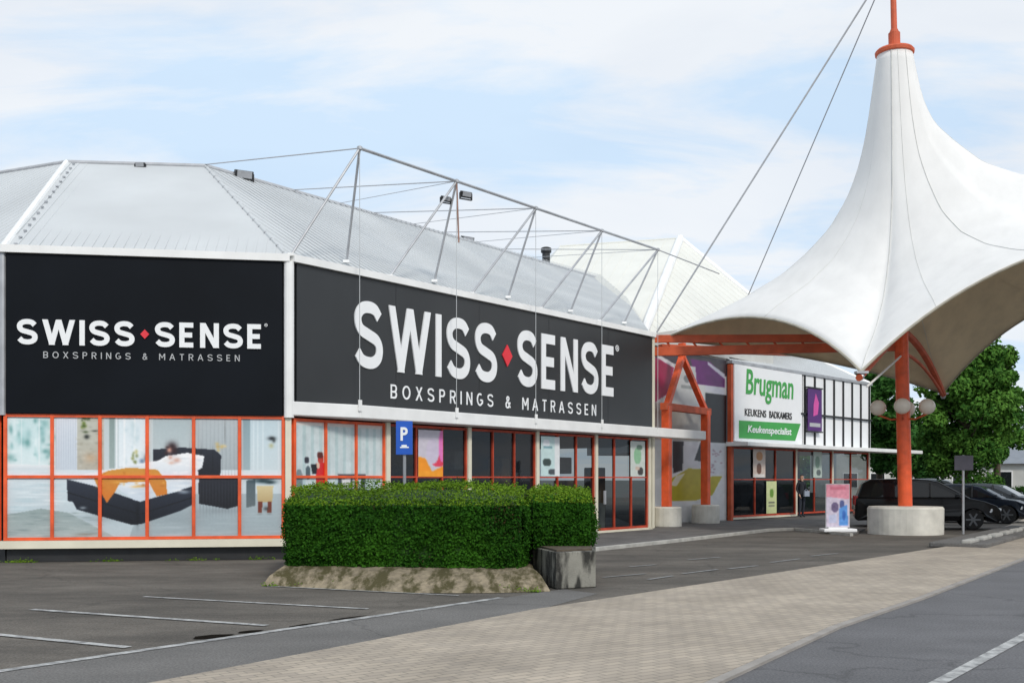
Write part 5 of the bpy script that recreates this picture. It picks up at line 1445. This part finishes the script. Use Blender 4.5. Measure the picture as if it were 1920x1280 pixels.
# ------------------------------------------------------------------ cars
def side_solid(mb, prof, hw_low, hw_top, ztop, zmid):
    """closed side profile [(x, z)] given width: narrower with height above zmid"""
    def hw(z): 
        if z <= zmid: return hw_low - .04 * max(0, (.45 - z) / .45)
        return hw_low + (hw_top - hw_low) * (z - zmid) / (ztop - zmid)
    n = len(prof)
    vs = [(x, -hw(z), z) for x, z in prof] + [(x, hw(z), z) for x, z in prof]
    fs = [tuple(range(n)), tuple(reversed(range(n, 2 * n)))] + [(i, n + i, n + (i + 1) % n, (i + 1) % n) for i in range(n)]
    mb.add(vs, fs)
def arch(cx, r, z0, n=8):
    return [(cx + r * math.cos(math.pi * k / n), max(z0, .33 + r * math.sin(math.pi * k / n))) for k in range(n + 1)]
def make_car(kind, paint, label, loc, rz):
    r = empty('parked_car', loc, rz, label=label, cat='car', group='cars parked beyond the mast')
    if kind == 'van':
        L2, zr, wb0, wb1 = 2.25, 1.66, -1.38, 1.40
        low = [(-L2, .35), (-L2 + .02, .70), (-L2 + .06, 1.02), (1.30, 1.02), (1.75, .92), (2.10, .78), (L2 - .02, .62), (L2, .35)]
        cab = [(-L2 + .06, 1.0), (-2.0, 1.50), (-1.75, zr - .03), (-.6, zr), (.05, zr - .04), (.38, 1.55), (1.35, 1.0)]
        glz = [(-1.75, 1.06), (-1.62, 1.50), (-.5, 1.56), (.10, 1.50), (1.0, 1.06)]
        hw, hwt = .88, .70
    else:
        L2, zr, wb0, wb1 = 2.1, 1.46, -1.28, 1.28
        low = [(-L2, .35), (-L2 + .02, .65), (-L2 + .08, .92), (1.05, .92), (1.6, .84), (1.95, .70), (L2 - .02, .55), (L2, .32)]
        cab = [(-L2 + .10, .90), (-1.75, 1.28), (-1.3, zr - .02), (-.5, zr), (0, zr - .03), (.35, 1.36), (1.15, .90)]
        glz = [(-1.55, .96), (-1.25, 1.30), (-.45, 1.36), (.05, 1.31), (.85, .96)]
        hw, hwt = .86, .64
    rw = .33
    prof = low[:]
    bottom = [(L2 - .1, .24)] + [(wb1 + .40 * math.cos(math.pi * k / 8), .28 + .40 * math.sin(math.pi * k / 8)) for k in range(9)] + [(wb0 + .40 * math.cos(math.pi * k / 8), .28 + .40 * math.sin(math.pi * k / 8)) for k in range(9)] + [(-L2 + .1, .26)]
    mb = MB(); side_solid(mb, prof + bottom, hw, hwt, zr, low[3][1]); mb.build('body', paint, r, local=True, bevel=.03)
    mb = MB(); side_solid(mb, cab, hw - .01, hwt, zr, low[3][1]); mb.build('cabin', paint, r, local=True, bevel=.04)
    zm = low[3][1]
    def hwz(z): return hw - .01 + (hwt - hw + .01) * (z - zm) / (zr - zm)
    for s_ in (-1, 1):
        mb = MB(); n = len(glz); off = .012
        vs = [(x, s_ * (hwz(z) + off), z) for x, z in glz]; vs2 = [(x, s_ * (hwz(z) - .01), z) for x, z in glz]
        mb.add(vs + vs2, [tuple(range(n)), tuple(reversed(range(n, 2 * n)))] + [(i, n + i, n + (i + 1) % n, (i + 1) % n) for i in range(n)])
        mb.build('side_window', M['carglass'], r, local=True)
        mb = MB()
        for px_ in (-.75, .1):
            mb.box((px_, s_ * (hwz(zm + .25) + .02), zm + .26), (.05, .05, .46), (1, 0, 0), None, (0, -s_ * .32, 1))
        mb.build('window_pillar', M['dark'], r, local=True)
        mb = MB(); mb.box((L2 - .22, s_ * (hw - .2), .64 if kind == 'van' else .60), (.36, .34, .15), (1, -s_ * .3, 0), None, (.35, 0, 1)); mb.build('headlight', M['headlight'], r, local=True, bevel=.03)
        mb = MB(); mb.box((-L2 + .06, s_ * (hw - .12), .92 if kind == 'van' else .8), (.12, .2, .32)); mb.build('taillight', M['taillight'], r, local=True, bevel=.02)
        mb = MB(); mb.box((.92, s_ * (hw + .1), zm + .08), (.12, .2, .13)); mb.build('wing_mirror', paint, r, local=True, bevel=.03)
    a_, b_ = Vector((cab[-1][0], 0, cab[-1][1])), Vector((cab[-2][0], 0, cab[-2][1])); d = b_ - a_; nn = Vector((-d.z, 0, d.x)).normalized()
    if nn.x < 0: nn = -nn
    def quad(a, b, w0, w1, off):
        return [a + nn * off + Vector((0, -w0, 0)), a + nn * off + Vector((0, w0, 0)), b + nn * off + Vector((0, w1, 0)), b + nn * off + Vector((0, -w1, 0))]
    mb = MB(); qa, qb = a_ + d * .06, a_ + d * .95; v1 = quad(qa, qb, hw - .1, hwt - .04, .012); v2 = quad(qa, qb, hw - .1, hwt - .04, -.01)
    mb.add(v1 + v2, [(0, 1, 2, 3), (7, 6, 5, 4), (0, 4, 5, 1), (1, 5, 6, 2), (2, 6, 7, 3), (3, 7, 4, 0)]); mb.build('windscreen', M['steel_glass'], r, local=True)
    mb = MB(); mb.box((L2 - .02, 0, .48), (.06, 1.1, .16)); mb.build('grille', M['dark'], r, local=True, bevel=.01)
    mb = MB(); mb.box((L2 + .015, 0, .42), (.015, .52, .11)); mb.build('number_plate', M['plate'], r, local=True)
    for wx in (wb0, wb1):
        for s_ in (-1, 1):
            mb = MB(); mb.tube((wx, s_ * (hw - .20), rw), (wx, s_ * (hw - .0), rw), rw, rw - .01, 24); wl_ = mb.build('wheel', M['rubber'], r, local=True, bevel=.015)
            mb = MB(); mb.tube((wx, s_ * (hw - .02), rw), (wx, s_ * (hw + .006), rw), rw * .28, rw * .2, 12)
            for k in range(6):
                an = k * math.pi / 3; c = Vector((wx + math.cos(an) * rw * .4, s_ * (hw + .002), rw + math.sin(an) * rw * .4))
                mb.box(c, (rw * .55, .012, .055), (math.cos(an), 0, math.sin(an)), (0, 1, 0), (-math.sin(an), 0, math.cos(an)))
            mb.build('rim', M['car_rim'], wl_, local=True)
    return r
M['steel_glass'] = glass_mat('windscreen_glass', (.05, .055, .06), .95, .05)
M['plate'] = mat('number_plate', (.55, .42, .04), .5, .05)
x, y = gy(1733, 35.6)
make_car('van', M['carblack'], 'black people carrier parked right behind the mast footing', (x, y, 0), math.radians(-16))
x, y = gy(1822, 40.5)
make_car('car', M['carblue'], 'dark blue hatchback parked just beyond the black people carrier', (x, y, 0), math.radians(-30))
x, y = gy(1863, 45.5)
make_car('car', M['cargrey'], 'charcoal hatchback at the right edge, farthest of the parked row', (x, y, 0), math.radians(-35))
x, y = gy(1765, 58)
make_car('van', M['carsilver'], 'silver people carrier far behind, roof showing over the dark cars', (x, y, 0), math.radians(-30))

# ------------------------------------------------------------------ person at the far shop door
def person(loc, rz, label):
    r = empty('person', loc, rz, label=label, cat='person')
    J = {  # joints (x right, y forward is -Y)
     'pel': ((0, 0, .95), .135), 'wai': ((0, 0, 1.12), .125), 'che': ((0, .01, 1.32), .15), 'nek': ((0, 0, 1.50), .055), 'hd0': ((0, -.01, 1.58), .075), 'hd1': ((0, -.01, 1.68), .085), 'hd2': ((0, 0, 1.75), .05),
     'shl': ((-.17, .01, 1.43), .06), 'ell': ((-.24, .02, 1.16), .045), 'wrl': ((-.22, -.12, .93), .032), 'hnl': ((-.21, -.16, .86), .03),
     'shr': ((.17, .01, 1.43), .06), 'elr': ((.23, .03, 1.16), .045), 'wrr': ((.20, -.18, 1.06), .032), 'hnr': ((.17, -.25, 1.08), .03),
     'hil': ((-.09, 0, .88), .095), 'knl': ((-.10, -.03, .50), .062), 'anl': ((-.10, .03, .10), .042), 'tol': ((-.11, -.13, .04), .036),
     'hir': ((.09, 0, .88), .095), 'knr': ((.11, .01, .50), .062), 'anr': ((.13, .10, .10), .042), 'tor': ((.14, -.05, .04), .036)}
    Ed = [('pel', 'wai'), ('wai', 'che'), ('che', 'nek'), ('nek', 'hd0'), ('hd0', 'hd1'), ('hd1', 'hd2'), ('che', 'shl'), ('shl', 'ell'), ('ell', 'wrl'), ('wrl', 'hnl'), ('che', 'shr'), ('shr', 'elr'), ('elr', 'wrr'), ('wrr', 'hnr'),
          ('pel', 'hil'), ('hil', 'knl'), ('knl', 'anl'), ('anl', 'tol'), ('pel', 'hir'), ('hir', 'knr'), ('knr', 'anr'), ('anr', 'tor')]
    pts = {k: (Vector(v[0]), v[1]) for k, v in J.items()}
    edges = list(Ed)
    for s_, hn, wr in (('l', 'hnl', 'wrl'), ('r', 'hnr', 'wrr')):
        h = pts[hn][0]; dv = (h - pts[wr][0]).normalized(); sd_ = dv.orthogonal().normalized()
        for k in range(5):
            off = (k - 1.5) * .018; ln = (.07, .08, .075, .06, .05)[k]
            if k == 4: off = -.045; ln = .045
            a_ = f'f{s_}{k}a'; b_ = f'f{s_}{k}b'
            pts[a_] = (h + sd_ * off + dv * (.015 if k < 4 else -.02), .010); pts[b_] = (h + sd_ * (off * 1.15) + dv * (ln if k < 4 else .025) + Vector((0, -.01, -.01)), .008)
            edges += [(hn, a_), (a_, b_)]
    names = list(pts)
    me = bpy.data.meshes.new('body'); me.from_pydata([pts[k][0] for k in names], [(names.index(a), names.index(b)) for a, b in edges], [])
    o = bpy.data.objects.new('body', me); COL.objects.link(o)
    m_ = o.modifiers.new('skin', 'SKIN'); me.skin_vertices.new() if not me.skin_vertices else None
    for i, k in enumerate(names):
        sv = me.skin_vertices[0].data[i]; rr = pts[k][1]; sv.radius = (rr, rr * (.72 if k in ('pel', 'wai', 'che') else 1)); sv.use_root = (k == 'pel')
    sb = o.modifiers.new('sub', 'SUBSURF'); sb.levels = 2; sb.render_levels = 2
    dg = bpy.context.evaluated_depsgraph_get(); dg.update()
    me2 = bpy.data.meshes.new_from_object(o.evaluated_get(dg)); bpy.data.objects.remove(o)
    for m__ in (M['skin'], M['coat'], M['jeans'], M['dark'], M['hair']): me2.materials.append(m__)
    for p in me2.polygons:
        c = p.center; p.use_smooth = True
        if c.z < .09: p.material_index = 3
        elif c.z < .86 and abs(c.x) < .2 and c.y > -.14: p.material_index = 2
        elif c.z > 1.70 or (c.z > 1.55 and c.y > .02): p.material_index = 4
        elif c.z > 1.51: p.material_index = 0
        elif (Vector((c.x, c.y, c.z)) - pts['hnl'][0]).length < .1 or (c - pts['hnr'][0]).length < .1: p.material_index = 0
        else: p.material_index = 1
    b = bpy.data.objects.new('body', me2); COL.objects.link(b); b.parent = r
    mb = MB()
    mb.lathe((0, -.098, 1.655), [(.002, -.03), (.014, -.02), (.012, 0), (.002, .03)], 8); mb.build('nose', M['skin'], b, local=True, smooth=True)
    mb = MB()
    for sx in (-1, 1): mb.box((sx * .032, -.092, 1.672), (.018, .006, .008))
    mb.box((0, -.088, 1.612), (.04, .006, .008)); mb.build('face_features', M['hair'], b, local=True)
    return r
x, y = gy(1503, 43.8)
pe = person((x, y, .06), math.radians(25), 'person in a dark coat and dark trousers standing by the far shop door')
mb = MB(); mb.box((.02, -.27, .98), (.26, .09, .22)); mb.path([(-.08, -.27, 1.09), (0.0, -.26, 1.16), (.12, -.27, 1.09)], .01)
bg_ = empty('handbag', (x, y, .06), math.radians(25), label='small grey blue bag held by the person at the shop door', cat='bag'); mb.build('bag_body', M['bag'], bg_, local=True, bevel=.02)

# ------------------------------------------------------------------ trees and far background
def tree(loc, h, rx, ry, z_lo, label, nleaf, m, leaf=.16, lobes=26, seed=0, group='trees beyond the parking area', columnar=False):
    r = empty('tree', loc, label=label, cat='tree', group=group)
    rr = np.random.default_rng(seed + 50); rd_ = random.Random(seed)
    mb = MB()
    pts = [(0, 0, 0), (.05, .02, h * .25), (-.04, .05, h * .5), (0, 0, h * .85)]
    mb.tube(pts[0], pts[1], .22, .17, 10); mb.tube(pts[1], pts[2], .17, .12, 10); mb.tube(pts[2], pts[3], .12, .04, 8)
    for k in range(9):
        a = rd_.uniform(0, 6.28); z = h * rd_.uniform(.2, .65); q = Vector((math.cos(a) * rx * .65, math.sin(a) * ry * .65, z + h * .14))
        mb.tube((0, 0, z), q, .07, .02, 6)
    mb.build('trunk', M['bark'], r, local=True)
    P, Nn = [], []
    cz = (z_lo + h) / 2; hz = (h - z_lo) / 2
    for k in range(lobes):
        while True:
            q = rr.uniform(-1, 1, 3)
            if (q ** 2).sum() < 1: break
        q = q / max(.35, np.linalg.norm(q)) * rr.uniform(.45, .95)
        wz = 1 - max(0, q[2]) ** 2 * .35
        c = np.array([q[0] * rx * .78 * wz, q[1] * ry * .78 * wz, cz + q[2] * hz * .88])
        sz = rr.uniform(.22, .40) * min(rx, ry) * 1.1
        n = nleaf // lobes
        d = rr.normal(size=(n, 3)); d /= np.linalg.norm(d, axis=1)[:, None]
        rad = sz * (rr.random(n) ** .35)
        lump = np.array([1 + .35 * noise.noise(Vector(tuple(v * 2.2 + k))) for v in d])
        P.append(c + d * (rad * lump)[:, None] * np.array([1, 1, .85])); Nn.append(d + np.array([0, 0, .5]))
    P = np.concatenate(P); Nn = np.concatenate(Nn)
    leaf_object('crown', P, Nn, leaf, m, r, .7)
    return r
x, y = gy(1812, 54)
tree((x, y, 0), 10.6, 2.6, 2.6, .3, 'tall broad green tree rising behind the parked cars', 42000, M['leaf_a'], .12, 60, 1)
x, y = gy(1868, 57)
tree((x, y, 0), 10.9, 1.6, 1.8, .3, 'upper green tree crown reaching the canopy edge right of the broad tree', 16000, M['leaf_a'], .12, 26, 2)
x, y = gy(1648, 62)
tree((x, y, 0), 9.3, 1.9, 2.2, 1.4, 'narrow dark green tree left of the orange mast', 18000, M['leaf_b'], .16, 30, 3)
x, y = gy(1718, 80)
tree((x, y, 0), 6.8, 2.8, 3, 1.0, 'low distant green tree showing between mast and broad tree', 9000, M['leaf_b'], .2, 18, 4)
x, y = gy(1925, 88)
tree((x, y, 0), 5.8, 2.6, 3, 1.2, 'small distant tree above the grey roofed house at the right border', 7000, M['leaf_b'], .22, 16, 6)
# clipped low hedge behind the cars
hd = empty('hedge', (*gy(1905, 52), 0), label='low green hedge behind the last parked car at the right border', cat='hedge')
hx, hy = gy(1860, 52)
P = np.column_stack([rng.uniform(0, 9, 9000), rng.uniform(-.6, .6, 9000), rng.uniform(.0, 1.15, 9000)])
pick = rng.integers(0, 2, 9000); P[pick == 0, 1] = -.6 + rng.normal(scale=.06, size=(pick == 0).sum()); P[pick == 1, 2] = 1.15 + rng.normal(scale=.06, size=(pick == 1).sum())
leaf_object('foliage', P, np.tile([0, -.5, .8], (9000, 1)), .06, M['hedge'], hd, .7)
mb = MB(); mb.box((4.5, 0, .54), (8.9, 1.1, 1.08)); mb.build('twigs', M['hedge_core'], hd, local=True)
# distant buildings
def house(loc, sx, sy, hw_, hr, rz, wall, label, cols=4, storeys=2):
    r = empty('house', loc, rz, label=label, cat='building', group='buildings beyond the trees')
    mb = MB(); mb.box((0, 0, hw_ / 2), (sx, sy, hw_)); mb.build('wall', wall, r, local=True)
    if hr > 0:
        mb = MB(); o = .3
        mb.add([(-sx / 2 - o, -sy / 2 - o, hw_), (sx / 2 + o, -sy / 2 - o, hw_), (sx / 2 + o, sy / 2 + o, hw_), (-sx / 2 - o, sy / 2 + o, hw_), (-sx / 2, 0, hw_ + hr), (sx / 2, 0, hw_ + hr)],
               [(0, 1, 5, 4), (2, 3, 4, 5), (1, 2, 5), (3, 0, 4), (0, 3, 2, 1)]); mb.build('roof', M['tile_roof'], r, local=True)
    for s_ in range(storeys):
        for k in range(cols):
            cx = -sx / 2 + sx * (k + .5) / cols; cz_ = .9 + s_ * 2.8 + .6
            mb = MB(); mb.box((cx, -sy / 2 - .03, cz_), (sx / cols * .55, .08, 1.3)); wn = mb.build('window', M['white'], r, local=True)
            mb = MB(); mb.box((cx, -sy / 2 - .08, cz_), (sx / cols * .55 - .14, .02, 1.16)); mb.build('pane', M['carglass'], wn, local=True)
    return r
x, y = gy(1690, 95)
house((x, y, 0), 14, 8, 6.2, 0, 0, M['plaster'], 'flat pale building seen in gaps left of the broad tree', 6, 2)
x, y = gy(1960, 70)
house((x, y, 0), 7, 8, 2.6, 2.0, -.5, M['plaster'], 'pale house with grey pitched roof at the right border', 3, 1)
x, y = gy(2060, 105)
house((x, y, 0), 16, 9, 5.5, 3, -.3, M['plaster'], 'large pale house far beyond the right border trees', 5, 2)
# far tree belt
bel = rng.uniform(size=(26000, 3))
bx = 20 + bel[:, 0] * 130; hb = np.array([4.2 + 2.2 * noise.noise(Vector((q * .12, 0, 0))) + 1.0 * noise.noise(Vector((q * .5, 2, 0))) for q in bx])
P = np.column_stack([bx, 128 + bel[:, 1] * 5 - bx * .1, bel[:, 2] ** .7 * hb])
o = leaf_object('treeline', P, np.tile([0, -.6, .6], (len(P), 1)), .42, M['leaf_b'], None, .7)
tag(o, 'distant belt of green trees along the horizon', 'trees', kind='stuff')
